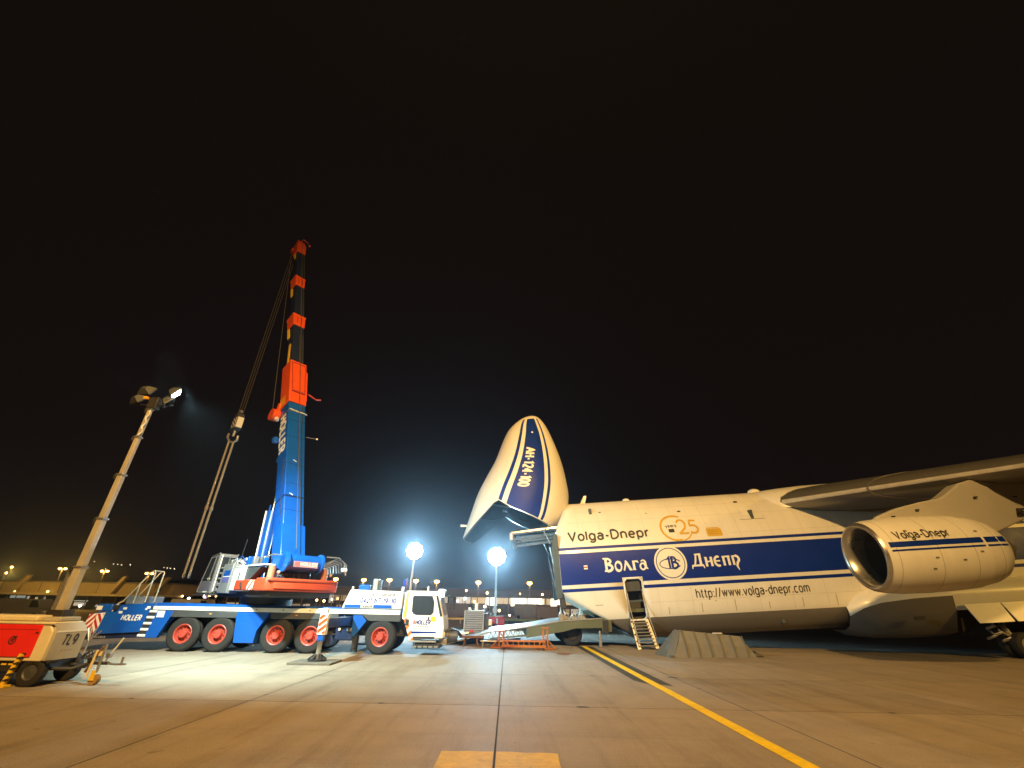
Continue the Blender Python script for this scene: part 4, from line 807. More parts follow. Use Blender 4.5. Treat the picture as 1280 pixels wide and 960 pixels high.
# engine housing
eh = CP([(4.42,1.96),(7.38,1.95),(7.38,2.76),(4.72,2.80)],-1.48,1.3,'engine_housing',M_CWHITE,bev=.05)
CB((4.55,-1.492,1.98),(5.35,-1.485,2.13),'blue_band',M_CBLUE,eh,0); CB((5.98,-1.492,1.98),(6.9,-1.485,2.13),'blue_band',M_CBLUE,eh,0)
text('lettering','LIEBHERR',cyx(5.40,2.0,-1.492),.54,.10,M_ABLACK,eh,.18); text('lettering','24 h Service',cyx(5.72,2.52,-1.492),1.25,.15,mat('lettering_plum',(.05,.015,.06),.5),eh,.17,.3)
text('lettering','0421-67 19 30',cyx(5.30,2.22,-1.492),1.75,.20,M_ABLUE,eh,.20,.15); text('lettering','C',cyx(5.08,2.22,-1.492),.12,.16,M_ABLUE,eh,.12,.2)
CB((5.45,-1.52,1.72),(5.72,-1.505,1.88),'marker_plate',M_SIGNW,eh,0)
for x,w,h,m_ in ((4.95,.55,.26,M_CBLUE),(5.65,.28,.55,M_STEEL),(5.95,.12,.5,M_CDGREY),(7.22,.16,.55,mat('beacon_blue',(.03,.05,.3),.2))): CB((x,-.9,2.79),(x+w,-.5,2.8+h),'roof_equipment',m_,eh,.04)
MB().cyl((4.75,-1.2,2.8),(4.75,-1.2,2.95),.05,n=8).build('roof_lamp',M_SIGNW,eh); MB().cyl((7.3,-1.2,2.78),(7.3,-1.2,2.98),.07,n=8).build('roof_lamp',M_SIGNW,eh)
# driver's cab
dc = CP([(7.46,1.55),(7.50,2.72),(7.62,2.80),(8.95,2.80),(9.18,2.68),(9.50,1.72),(9.58,1.25),(9.58,.72),(8.05,.66),(7.98,1.0),(7.55,1.5)],-1.48,1.0,'driver_cab',M_CWHITE,bev=.05)
CP([(7.92,1.86),(8.12,1.72),(8.88,1.72),(9.0,1.84),(9.0,2.30),(8.88,2.58),(7.95,2.58),(7.9,2.5)],-1.50,-1.483,'side_window',M_GLZ,dc,.006)
CP([(7.94,1.9),(8.13,1.76),(8.0,1.76)],-1.507,-1.502,'window_seal',M_BLACK,dc,0)
vs=[(9.20,-1.36,2.62),(9.52,-1.36,1.70),(9.52,.9,1.70),(9.20,.9,2.62)]; MB().add([(x+.012,y,z+.01) for x,y,z in vs],[(0,1,2,3)]).build('windscreen',M_GLASS,dc)
CP([(9.06,2.60),(9.16,2.60),(9.46,1.68),(9.34,1.66)],-1.495,-1.482,'quarter_window',M_GLZ,dc,0)
CB((7.66,-1.50,1.25),(7.84,-1.483,1.52),'grab_recess',M_BLACK,dc,.008); CB((8.74,-1.50,1.50),(8.82,-1.483,1.64),'door_handle',M_BLACK,dc,.006)
text('lettering','HOLLER',cyx(8.16,1.32,-1.492),.72,.17,M_ABLUE,dc,.22,.15); CB((8.05,-1.493,1.32),(8.12,-1.486,1.49),'logo_bar',M_SIGNR,dc,0); dashes('small_print',cyx(8.2,1.20,-1.492),.62,.05,M_CGREY,dc,7); dashes('small_print',cyx(8.08,1.11,-1.492),.80,.03,M_CGREY,dc,14)
CP([(8.02,.92),(9.2,.95),(9.2,1.01),(7.98,1.01)],-1.492,-1.485,'blue_band',M_ABLUE,dc,0); CB((8.1,-1.50,.80),(9.2,-1.485,.90),'step_edge',M_SIGNW,dc,0)
CB((8.1,-1.49,.70),(9.15,-1.482,.79),'step_recess',M_DARK,dc,0); CB((8.05,-1.5,.55),(9.25,-1.2,.62),'step_plate',M_STEEL,dc,.01); CB((8.2,-1.4,.30),(9.45,.9,.54),'front_bumper',M_BLACK,dc,.04)
for k in range(5): CB((8.12+k*.26,-1.44,.33),(8.30+k*.26,-1.405,.40),'bumper_plate',M_STEEL,dc,0)
mb = MB(); diag(mb,(0,0,.24,.95),.30,.15,lambda x,y:(7.95+x-y*.42,-1.494,.62+y),slope=-.8)
CP([(7.95,.62),(8.14,.62),(7.74,1.57),(7.55,1.57)],-1.49,-1.40,'hazard_strip',M_SIGNW,dc,0); 
mb = MB(); diag(mb,(0,0,.19,.95),.30,.15,lambda x,y:(7.95+x-y*.42,-1.494,.62+y),slope=-.8); mb.build('hazard_bar',mat('hazard_orange',(.7,.16,.03),.4),dc,recalc=False)
CP([(7.52,1.60),(7.66,1.60),(7.68,2.68),(7.60,2.7)],-1.492,-1.484,'amber_strip',M_HAZY,dc,0); CB((8.9,-1.493,1.45),(9.12,-1.486,1.66),'amber_plate',M_HAZY,dc,0)
CB((9.12,-1.1,2.80),(9.35,.8,2.92),'roof_visor',M_CWHITE,dc,.03); MB().box((9.05,-1.46,2.56),(9.40,-.75,2.79)).build('work_lamp',E_WORK,dc)
for y in (-1.62,1.15): MB().tube([(9.35,y*.9,2.6),(9.75,y,2.6),(9.85,y,2.4)],.03,6).build('mirror_arm',M_BLACK,dc); CB((9.78,y-.1,1.95),(9.84,y+.1,2.5),'mirror',M_BLACK,dc,.02)
for y in (-1.1,.6): CB((9.55,y-.22,.75),(9.63,y+.22,.98),'headlight',M_SIGNW,dc,.02)
CB((9.35,-1.2,.42),(9.75,.8,.7),'front_coupling_beam',M_STEEL,dc,.03); MB().cyl((9.75,-.9,.78),(10.25,-.9,.8),.30,.24,12).build('coupling_winch',M_CDGREY,dc,smooth=True); MB().tube([(9.6,-1.0,1.0),(9.9,-1.0,1.1),(10.2,-.8,1.0),(10.4,-.6,.8)],.08,8).build('coupling_hose',M_BLACK,dc,smooth=True)
MB().tube([(8.55,-.9,2.8),(8.55,-.9,3.05)],.05,8).build('beacon',mat('beacon_clear',(.6,.55,.5),.2),dc)
# outriggers
def outrigger(x, sg):
    y = sg*4.9; ob = MB().bar((x,sg*.6,1.42),(x,y,1.42),.34,.36).build('outrigger_beam',M_NAVY,cr_,.02)
    MB().bar((x,y,1.0),(x,y,1.78),.30,.34).build('jack_sleeve',M_SIGNW,ob,.02); m2 = MB(); n_ = M_CORANGE
    for yy, rect in ((y-.172,(-.15,-.34,.15,.34)),): diag(m2,rect,.24,.12,lambda a,b:(x+a,y-.175,1.40+b),slope=-.8)
    diag(m2,(-.17,-.34,.17,.34),.24,.12,lambda a,b:(x+.153,y+a,1.40+b),slope=.8); m2.build('jack_stripe',n_,ob,recalc=False)
    MB().bar((x,y,1.78),(x,y,1.98),.2,.2).build('jack_cap',M_SIGNW,ob,.02); MB().bar((x,y,.78),(x,y,1.0),.24,.26).build('jack_collar',M_CBLUE,ob,.02)
    MB().cyl((x,y,.30),(x,y,.80),.095,n=14).build('jack_rod',M_CHROME,ob,smooth=True)
    MB().lathe([(0,.36),(.06,.36),(.10,.20),(.22,.16),(.24,.02)],(x,y,.075),(0,0,1),20).build('jack_foot',M_BLACK,ob,smooth=True)
    for k in range(6): a = k*math.pi/3+.3; MB().bar((x+.12*math.cos(a),y+.12*math.sin(a),.30),(x+.36*math.cos(a),y+.36*math.sin(a),.13),.06).build('foot_rib',M_BLACK,ob)
outrigger(4.85,-1); outrigger(4.85,1)
def world_c(x,y,z): a=R(2.0); return (-12.75+x*math.cos(a)-y*math.sin(a), 25.45+x*math.sin(a)+y*math.cos(a), z)
for sg, lb in ((-1,'flat dark board under the outrigger foot nearest the camera'),(1,'flat dark board under the far outrigger foot behind the crane wheels')):
    tag(MB().box((-.85,-.7,.004),(.85,.7,.075)).build('outrigger_pad',M_WOOD,None,.01),lb,'board','outrigger pads').location = world_c(4.80,sg*4.9,0)
# ---- superstructure (forward, left, up)
SM = Matrix.Rotation(R(138),4,'Z')
S = lambda: MB(SM)
def SB(a,b,n,m,p=None,bev=.02): return S().box(a,b).build(n,m,p or cr_,bev)
S().cyl((0,0,1.95),(0,0,2.36),1.25,n=40).build('turntable',M_BLACK,cr_,smooth=True)
SB((-3.2,-1.25,2.36),(3.2,1.25,2.62),'slewing_platform',M_BLACK)
M_CWT = mat('counterweight_paint', (0.46, 0.055, 0.018), 0.5, 0, 0.1, 2, dirt=0.35, dirtcol=(0.16, 0.04, 0.02))
cw = S().prism([(-3.75,-1.55),(-3.6,-1.82),(-2.6,-1.86),(-2.35,-1.3),(-2.35,1.3),(-2.6,1.86),(-3.6,1.82),(-3.75,1.55)],2.62,3.18,'z').build('counterweight',M_CWT,cr_,.06)
for sg in (1,-1): SB((-2.62,sg*1.56-.27,2.66),(-.15,sg*1.56+.27,3.12),'counterweight_arm',M_CWT,cw,.04)
S().prism([(-3.82,-1.4),(-3.76,-1.5),(-3.76,1.5),(-3.82,1.4)],2.72,2.98,'z').build('counterweight_plate',M_CWT,cw,.02)
SB((-3.45,-1.6,2.40),(-1.2,1.6,2.615),'counterweight_base',M_CDGREY,cw,.03)
for zz in (2.80,): SB((-3.785,-1.75,zz+.24),(-3.60,1.75,zz+.26),'groove',M_DARK,cw,0)
for sg in (1,):
    SB((-2.4,1.832,2.67),(-1.75,1.842,3.1),'warning_plate',M_SIGNW,cw,0); m2=MB(SM); diag(m2,(-2.4,2.67,-1.75,3.1),.42,.2,lambda a,b:(a,1.846,b),slope=1.0); m2.build('warning_stripe',M_CORANGE,cw,recalc=False)
S().tube([(-1.15,1.86,2.75),(-1.05,1.88,2.85),(-1.0,1.88,3.0)],.035,6).build('lifting_hook',M_BLACK,cw)
for l in (1.35,-1.35):
    S().cyl((-2.9,l,3.15),(-2.9,l,3.72),.17,n=14).build('ballast_cylinder',mat('cylinder_copper',(.42,.20,.12),.45,.2),cw,smooth=True); S().ball((-3.1,l-.25,3.45),.1,8).build('cylinder_valve',M_STEEL,cw)
S().prism([(-3.15,-.95),(-3.15,.95),(-1.7,.95),(-1.7,-.95)],3.62,4.28,'z').build('winch_frame',M_CBLUE,cr_,.05)
wf = S().cyl((-3.05,-.85,3.95),(-3.05,.85,3.95),.36,n=24).build('winch_drum',M_CBLUE,cr_,smooth=True)
for l in (-.9,.9): S().cyl((-3.05,l-.05,3.95),(-3.05,l+.05,3.95),.46,n=24).build('drum_flange',M_CBLUE,wf,smooth=True)
SB((-3.44,-.62,3.72),(-3.42,.62,3.98),'name_plate',mat('plate_pink',(.42,.22,.26),.5),wf,0)
text('lettering','HOLLER',lambda x,y:SM@Vector((-3.445,.28-x,3.80+y)),.85,.14,M_LWHITE,wf,.2); SB((-3.45,.32,3.76),(-3.446,.58,3.95),'logo_bar',mat('logo_rose',(.45,.12,.12),.5),wf,0)
text('lettering','HOLLER',lambda x,y:SM@Vector((-2.36,.8-x,3.25+y)),1.5,.2,M_CGREY,wf,.2)
SB((-2.34,-.9,3.15),(-2.2,.9,3.55),'rear_crossbeam',M_NAVY,cr_)
# machinery houses on the left side, hoses and walkways
SB((-.55,1.15,2.64),(.75,1.72,3.72),'machinery_house',M_CWHITE,None,.04)
mh = SB((.8,1.12,2.52),(2.05,1.80,3.95),'machinery_house',M_CGREY,None,.04); SB((.9,1.805,3.35),(1.7,1.812,3.62),'blue_panel',M_CBLUE,mh,0); SB((.9,1.805,3.05),(1.75,1.812,3.3),'blue_panel',mat('panel_violet',(.12,.12,.35),.4),mh,0); SB((.85,1.806,3.30),(1.75,1.815,3.34),'trim_line',M_SIGNW,mh,0)
S().prism([(-.95,3.0),(-.52,3.0),(-.52,3.70),(-2.2,3.70)],1.2,1.6,'y').build('gusset',M_CDGREY,cr_)
SB((-.2,1.722,2.9),(-.1,1.74,3.5),'grab_handle',M_CDGREY)
for k in range(5): SB((2.10,1.55,2.70+k*.26),(2.34,1.86,2.76+k*.26),'access_step',M_CGREY,None,.01)
SB((2.08,1.5,2.55),(2.42,1.66,3.95),'step_back',M_CGREY)
SB((-2.6,1.12,3.76),(2.2,1.62,3.83),'walkway',M_CWHITE,None,.01); SB((-2.6,-1.62,3.76),(1.4,-1.12,3.83),'walkway',M_CWHITE,None,.01)
random.seed(5)
for k in range(16):
    f0 = random.uniform(-2.5,1.6); l0 = random.choice((1.2,1.35,1.5,-1.3,-1.5)); z0 = 3.85+random.uniform(0,.2)
    S().tube([(f0,l0,z0),(f0+.4,l0+random.uniform(-.1,.1),z0+random.uniform(.1,.35)),(f0+.9,l0,z0+random.uniform(.05,.3)),(f0+1.3,l0,z0)],random.uniform(.025,.05),6).build('hydraulic_hose',random.choice((M_STEEL,M_CWHITE,M_CWHITE,M_CBLUE)),cr_,smooth=True)
for k in range(12):
    f0 = random.uniform(-2.5,1.9); l0 = random.choice((1.25,1.45,-1.35)); a = random.uniform(.12,.3)
    SB((f0,l0-.12,3.84),(f0+a,l0+.12,3.84+random.uniform(.15,.45)),'valve_block',random.choice((M_CBLUE,M_CBLUE,M_STEEL,M_CWHITE)),None,.02)
for k in range(7):   # bright rail cage at the far end of the winch
    f0 = -3.2+k*.28; S().tube([(f0,-1.2,3.9),(f0+.1,-1.75,4.25-.05*k),(f0+.05,-2.25,4.1-.04*k),(f0,-2.3,3.6)],.03,6).build('rail',M_STEEL,cr_,smooth=True)
S().tube([(-3.3,-1.1,4.3),(-3.25,-1.8,4.32),(-3.2,-2.35,4.0),(-3.2,-2.4,3.5)],.035,6).build('rail',M_LIP,cr_,smooth=True)
for l in (-2.2,-2.35): S().ball((-3.2,l,3.75),.11,8).build('rail_lamp',M_SIGNW,cr_)
for l in (.75,-.75): S().tube([(-2.6,l,4.25),(-1.6,l*1.2,4.35),(.6,l*1.4,4.1),(1.8,l*1.5,3.9)],.05,6).build('rail',M_STEEL,cr_,smooth=True)
# operator's cab
oc = S().prism([(2.55,2.52),(4.45,2.52),(4.35,2.75),(3.65,4.40),(3.4,4.50),(2.6,4.52),(2.52,4.45)],1.05,1.98,'y').build('operator_cab',M_CGREY,cr_,.04)
S().prism([(2.72,3.15),(4.10,3.15),(3.62,4.30),(2.72,4.36)],1.985,2.0,'y').build('side_glass',M_GLZ,oc,0)
S().prism([(2.72,2.66),(4.25,2.66),(4.14,3.08),(2.72,3.08)],1.985,1.998,'y').build('door_panel',mat('door_violet',(.16,.15,.19),.4),oc,0)
m2=S(); m2.add([(4.37,1.1,2.80),(4.37,1.93,2.80),(3.69,1.93,4.38),(3.69,1.1,4.38)],[(0,1,2,3)]); m2.build('windscreen',M_GLASS,oc)
S().box((2.505,1.14,3.15),(2.518,1.90,4.34)).build('rear_glass',M_GLZ,oc); S().box((2.508,1.14,2.62),(2.518,1.90,3.08)).build('rear_panel',MATS['door_violet'],oc)
for l in (1.06,1.97): S().tube([(4.43,l,2.6),(4.38,l,2.78),(3.68,l,4.40),(2.6,l,4.52)],.05,6).build('cab_pillar',M_STEEL,oc,smooth=True)
S().tube([(2.49,1.55,2.62),(2.49,1.45,4.4)],.025,6).build('cab_pillar',M_STEEL,oc); S().tube([(2.49,1.86,2.6),(2.49,1.86,4.45)],.035,6).build('cab_pillar',M_CWHITE,oc); S().tube([(3.1,2.02,3.1),(2.85,2.02,4.35)],.03,6).build('cab_pillar',M_STEEL,oc)
SB((2.9,2.0,2.56),(3.5,2.01,2.64),'cab_plate',M_SIGNW,oc,0); SB((2.2,.95,2.42),(4.6,2.1,2.5),'cab_step',M_CDGREY,oc,.01)
S().ball((2.75,2.02,2.38),.13,10).build('tail_lamp',emit('tail_lamp',(1,.35,.3),.4),oc); SB((3.0,2.0,3.2),(3.35,2.02,3.28),'cab_trim',M_CREAM,oc,0)
S().tube([(.9,1.5,3.95),(.7,1.5,5.2)],.012,5).build('antenna',M_BLACK,cr_)
# ---- telescopic boom
H0, TP = Vector((-1.4,0,3.6)), Vector((13.5,0,36.2)); bl = (TP-H0).length; bd = (TP-H0).normalized(); bn = Vector((-bd.z,0,bd.x))   # bn: upper side of the boom
bp = lambda t, l=0, n=0: H0+bd*(t*bl)+Vector((0,1,0))*l+bn*n
def bsec(mb,t0,t1,w,h,cn=0,ch=.22):
    def r(t): return [bp(t,x*w/2,cn+y*h/2) for x,y in ((-1,1),(1,1),(1,-1+ch*1.6),(1-ch*1.6,-1),(-1+ch*1.6,-1),(-1,-1+ch*1.6))]
    mb.loft([r(t0),r(t1)])
mb=S(); bsec(mb,.0,.326,1.18,1.26); base=mb.build('boom_base',M_CBLUE,cr_,.05)
mb=S(); bsec(mb,.0,.065,1.32,1.1,.14); mb.build('boom_foot',M_CBLUE,base,.03)
mb=S(); bsec(mb,.1145,.117,1.21,1.29); mb.build('boom_band',M_NAVY,base); mb=S(); bsec(mb,.302,.304,1.21,1.29); mb.build('boom_band',M_STEEL,base)
mb=S(); bsec(mb,.327,.448,1.25,1.33,0,.12); hd=mb.build('boom_collar',M_CORANGE,cr_,.04)
for k in range(4): 
    m2=S(); l=.632; n0=-.5+k*.18
    m2.add([bp(.330,l,n0),bp(.330,l,n0+.1),bp(.352,l,n0+.16),bp(.352,l,n0+.06)],[(0,1,2,3)]); m2.build('yellow_tick',M_HAZY,hd,recalc=False)
frame = [bp(.355,-.48,.69),bp(.355,.40,.69),bp(.44,.50,.69),bp(.44,-.53,.69)]
S().tube(frame+[frame[0]],.06,6).build('collar_frame',M_RIM,hd); S().bar(bp(.345,-.70,.3),bp(.43,-.75,.3),.12,.4).build('collar_bracket',M_CORANGE,hd,.02)
S().tube([bp(.356,-.7,.8),bp(.352,-1.3,.7),bp(.356,-1.7,.7)],.06,6).build('collar_lamp_arm',M_RIM,hd)
S().bar(bp(.356,-.45,.74),bp(.356,.48,.74),.16,.12).build('collar_beam',M_RIM,hd,.02)
S().cyl(bp(.325,.45,-1.05),bp(.325,.95,-1.05),.42,n=20).build('guide_sheave',M_CORANGE,hd,smooth=True); S().bar(bp(.33,.6,-.9),bp(.345,.6,-.5),.2,.3).build('sheave_bracket',M_CORANGE,hd)
S().ball(bp(.305,.75,-.62),.17,10).build('boom_lamp',mat('lamp_pink',(.6,.4,.36),.4),base); S().ball(bp(.262,.55,-.95),.25,8).build('boom_lug',M_CBLUE,base)
S().tube([bp(.245,-.6,.72),bp(.247,-1.3,.75)],.025,5).build('boom_bracket',M_STEEL,base); S().tube([bp(.306,.55,.66),bp(.303,-.64,.68),bp(.303,-.7,.6)],.03,5).build('boom_cable',M_SIGNW,base); S().ball(bp(.247,-1.35,.75),.08,6).build('boom_lamp',M_STEEL,base)
for t,l in ((.186,.05),(.118,.2)): S().bar(bp(t,l-.1,.64),bp(t+.003,l+.1,.64),.06,.03).build('boom_plate',M_SIGNW,base)
ws_=((.448,.582,.90,.97),(.625,.756,.79,.86),(.806,.936,.68,.75))
for t0,t1,w,h in ws_: mb=S(); bsec(mb,t0,t1,w,h); mb.build('boom_section',M_NAVY,cr_,.04)
for t0,t1,w,h in ((.582,.622,1.0,1.04),(.756,.798,.88,.92)):
    mb=S()
    def r2(t,k): return [bp(t,x*w*k/2,y*h*k/2) for x,y in ((-1,1),(1,1),(1,-1),(-1,-1))]
    mb.loft([r2(t0,.93),r2(t0+.3*(t1-t0),1.0),r2(t1-.2*(t1-t0),1.03),r2(t1,1.14)]); c=mb.build('boom_collar',M_CORANGE,cr_,.03)
    S().bar(bp(t0-.005,w/2+.02,-.2),bp(t0-.038,w/2-.03,-.2),.04,.26).build('yellow_tick',M_HAZY,c)
    for l in (-.18,.18): S().bar(bp(t0+.01,l,h/2+.03),bp(t1-.01,l,h/2+.04),.05,.08).build('collar_rib',M_RIM,c)
for t0 in (.448,.625,.806):
    S().bar(bp(t0,-.12,.50-.4*(t0-.448)*.6),bp(t0+.13,-.12,.45-.4*(t0-.448)*.6),.05,.05).build('boom_guide',M_CDGREY,cr_); S().bar(bp(t0,-.38,.50-.4*(t0-.448)*.6),bp(t0+.13,-.36,.45-.4*(t0-.448)*.6),.05,.05).build('boom_guide',M_CDGREY,cr_)
text('lettering','HOLLER',lambda x,y:SM@(bp(.298,.60,-.30)+(-bd)*x+bn*y),3.0,.66,M_LWHITE,base,.26)
S().bar(bp(.452,.47,-.1),bp(.515,.48,.1),.03,.22).build('tape_measure',M_HAZY,cr_); 
hdm=S(); hdm.loft([[bp(t,x*w/2,y*h/2) for x,y in ((-1,1),(1,1),(1,-1),(-1,-1))] for t,w,h in ((.936,.86,.9),(.975,.95,1.05),(1.0,.7,.9),(1.012,.4,.5))]); bh=hdm.build('boom_head',M_CORANGE,cr_,.03)
for l in (-.3,0,.3): S().cyl(bp(.985,l-.06,-.75),bp(.985,l+.06,-.75),.33,n=16).build('head_sheave',M_RIM,bh,smooth=True)
S().bar(bp(.975,-.5,-.4),bp(.985,-.42,-.95),.08,.3).build('sheave_cheek',M_CORANGE,bh); S().bar(bp(.975,.5,-.4),bp(.985,.42,-.95),.08,.3).build('sheave_cheek',M_CORANGE,bh)
S().tube([bp(1.005,0,.3),bp(1.02,-.2,.45),bp(1.012,-.75,.5)],.05,6).build('head_bracket',M_RIM,bh); S().tube([bp(1.0,.3,.0),bp(1.03,.1,-.1)],.06,6).build('head_bracket',M_RIM,bh); S().ball(bp(1.0,-.85,.5),.13,8).build('head_lamp',M_RIM,bh)
S().bar(bp(.93,.42,.0),bp(.905,.40,.0),.03,.2).build('yellow_tick',M_HAZY,bh)
# luffing cylinder
c0, c1 = Vector((1.75,0,2.9)), bp(.215,0,-.75); md = c0.lerp(c1,.56)
S().cyl(c0,md,.30,n=20).build('luffing_cylinder',M_CBLUE,cr_,smooth=True); S().cyl(md,c1,.17,n=16).build('luffing_rod',M_CHROME,cr_,smooth=True)
S().tube([c0+Vector((.1,.34,.1)),md+Vector((.1,.34,0))],.05,6).build('cylinder_pipe',M_SIGNW,cr_); S().tube([c0+Vector((.55,.1,-.1)),c0+Vector((.75,.1,1.6)),md+Vector((.2,.1,.4))],.09,6).build('cylinder_hose',M_CBLUE,cr_,smooth=True)
S().cyl(c1+Vector((0,-.4,0)),c1+Vector((0,.4,0)),.24,n=14).build('cylinder_pin',M_CBLUE,cr_)
# hoist rope and hook block
hk = bp(.985,0,-1.05)
for l in (-.22,0,.22): S().tube([hk+Vector((0,l,0)),Vector((hk.x,l*.8,16.6))],.022,5).build('hoist_rope',M_ROPE,cr_)
S().tube([bp(.985,.3,-.95),bp(.325,.7,-1.45)],.02,5).build('hoist_rope',M_ROPE,cr_); S().tube([bp(.985,.0,.6),bp(.45,.0,.9),bp(.02,0,1.0)],.02,5).build('hoist_rope',M_ROPE,cr_)
x = hk.x
blk = S().prism([(x-.45,15.2),(x+.35,15.0),(x+.55,15.9),(x+.2,16.7),(x-.3,16.6),(x-.55,15.9)],-.28,.28,'y').build('hook_block',M_CDGREY,cr_,.04)
S().box((x-.45,.285,15.3),(x+.30,.30,16.2)).build('block_plate',M_SIGNW,blk); m2=S(); diag(m2,(x-.45,15.3,x+.30,16.2),.36,.17,lambda a,b:(a,.306,b),slope=-.7); m2.build('block_stripe',M_RUST,blk,recalc=False)
S().box((x-.62,-.22,15.3),(x-.58,.25,16.2)).build('block_plate',M_SIGNW,blk); S().ball((x,0,16.9),.16,8).build('rope_socket',M_STEEL,blk)
S().cyl((x,0,14.6),(x,0,15.1),.11,n=10).build('hook_shank',M_STEEL,blk); S().tube([(x,-.35,14.75),(x,-.38,14.4),(x,-.15,14.1),(x,.15,14.1),(x,.38,14.4),(x,.35,14.75)],.10,8).build('hook',M_STEEL,blk,smooth=True)
wx = lambda v: Vector(world_c(*(SM@Vector(v))))
for k, l in enumerate((-.17,.17)):
    s_ = thing('lifting_sling','%s of the two long slings hanging below the crane hook' % ('right','left')[k],'sling',wx((x,l,3.6)),group='slings under the hook')
    MB().tube([(0,0,.25),(0,0,10.55)],.085,8).build('sling_body',M_SLING,s_,smooth=True); MB().lathe([(-.2,.085),(-.1,.13),(.1,.13),(.2,.085)],(0,0,5.0),(0,0,1),10).build('sling_joint',M_SLING,s_,smooth=True)
    MB().tube([(0,-.08,.3),(0,-.1,.08),(0,0,0),(0,.1,.08),(0,.08,.3)],.04,6).build('end_loop',M_STEEL,s_)
# bright bent bracket in front of the rear body
tb = thing('tow_bracket','bent silver steel bracket standing before the rear of the crane','bracket',world_c(-6.6,-2.1,0))
MB().tube([(0,0,0),(0,0,.45),(-.25,0,.95)],.05,6).build('stem',M_STEEL,tb)
for a in ((-.1,0,.95),(.18,0,1.0),(.4,0,.85)): MB().tube([(0,0,.45),a],.04,6).build('prong',M_LIP,tb)
MB().lathe([(0,.28),(.03,.28),(.05,.06)],(0,0,0),(0,0,1),12).build('foot_plate',M_STEEL,tb)

# small fittings along the carrier: lashing rings, bolts, hoses and cables
for x in (-3.9,-2.2,-.9,.3,1.6,2.9,4.1,5.6,6.8): CB((x,-1.515,1.80),(x+.06,-1.501,1.84),'deck_bolt',M_CDGREY,None,0)
for x in (-3.3,-.2,2.4): MB().tube([(x,-1.2,1.98),(x,-1.2,2.10),(x+.12,-1.2,2.10),(x+.12,-1.2,1.98)],.015,5).build('lashing_ring',M_STEEL,cr_)
for x in (-2.1,.95,2.3,5.3): MB().tube([(x,-1.05,1.5),(x+.05,-1.1,1.15),(x+.25,-1.05,.95),(x+.4,-.8,.8)],.022,5).build('brake_hose',M_BLACK,cr_,smooth=True)
for x in (-1.9,2.25): CB((x,-1.485,1.58),(x+.12,-1.4815,1.63),'side_reflector',mat('reflector_amber',(.6,.25,.03),.3),None,0)
for t in (.03,.09,.14,.18,.24,.28): mb=S(); bsec(mb,t,t+.0006,1.19,1.27); mb.build('weld_seam',M_NAVY,base)
S().tube([bp(.02,-.35,.66),bp(.12,-.35,.66),bp(.22,-.33,.66),bp(.32,-.35,.66)],.03,6).build('boom_cable',M_BLACK,base,smooth=True)
S().tube([bp(.07,.61,.3),bp(.18,.61,.32),bp(.19,.61,.5)],.025,6).build('boom_cable',M_BLACK,base,smooth=True)
# ------------------------------------------------------------------ light tower trailer in front, left
t = thing('light_tower_trailer','red and cream light tower trailer with raised mast at the left edge','light tower',(-12.95,14.2,0))
P = lambda a,b,n,m,p=None,bev=.015: MB().box(a,b).build(n,m,p or t,bev)
bd_ = MB().prism([(-3.6,.60),(-.02,.60),(-.02,1.33),(-.22,1.56),(-3.6,1.56)],0.02,1.12).build('body',M_CREAM,t,.03)
# end hood with chamfered top
eh_ = MB().add([(0,.05,.58),(0,1.38,.60),(0,1.40,1.28),(0,.05,1.28),(-.22,.1,1.55),(-.22,1.35,1.55)],[(0,1,2,3),(3,2,5,4)]); 
eh_=MB().prism([(-.02,.62),(.05,.60),(.05,1.30),(-.15,1.54),(-.2,1.5)],.06,1.10).build('end_panel',M_TGREY,bd_,.015)
P((-3.55,-.012,.70),(-.34,.0185,1.49),'side_door',M_RED,bd_); P((-3.5,-.016,1.36),(-.42,-.0125,1.375),'door_seam',mat('seam_red',(.35,.02,.015),.5),bd_,0)
P((-3.55,-.02,1.50),(-.02,.019,1.555),'roof_edge',M_CREAM,bd_); P((-2.9,.15,1.562),(-.75,1.0,1.72),'canopy',M_CREAM,bd_,.05); P((-.74,.3,1.562),(-.22,1.0,1.68),'canopy_end',M_TGREY,bd_,.03)
mb=MB(); mb.lathe([(0,.105),(.004,.105),(.004,.075),(0,.075)],(-1.02,-.014,1.1),(0,-1,0),20); mb.lathe([(0,.045),(.004,.045),(.004,.012)],(-1.02,-.014,1.1),(0,-1,0),14); mb.bar((-1.02,-.016,1.12),(-.93,-.016,1.2),.04,.006,(0,1,0)); mb.build('round_logo',M_ABLACK,bd_)
text('lettering','TL9',flat_map((.057,.36,.98),(0,1,0),(0,0,1)),.44,.24,M_ABLACK,bd_,.2,.2)
for k in range(4): P((.052,.45+k*.1,.83),(.056,.5+k*.1,.845),'small_print',M_CGREY,bd_,0)
P((.045,.1,1.30),(.06,1.06,1.34),'top_trim',M_SIGNW,bd_,0)
P((-.45,-.03,1.28),(-.37,-.012,1.31),'door_handle',M_BLACK,bd_,.004); P((-.6,-.03,.76),(-.45,-.013,.80),'door_handle',M_BLACK,bd_,.004)
P((-3.6,.1,.34),(-.05,1.3,.59),'chassis',M_BLACK); 
for k in range(3): P((-1.32+k*.2,.088,.50),(-1.18+k*.2,.098,.54),'yellow_reflector',M_HAZY,None,0)
tw = MB().lathe([(-.1,.2),(-.11,.30),(-.08,.355),(.08,.355),(.11,.30),(.1,.2)],(0,0,0),(0,1,0),30).mesh('wheel',M_TYRE,True); th_=MB().lathe([(-.09,.2),(-.06,.17),(-.07,.08),(-.09,.01)],(0,0,0),(0,1,0),20).mesh('rim',M_CDGREY,True)
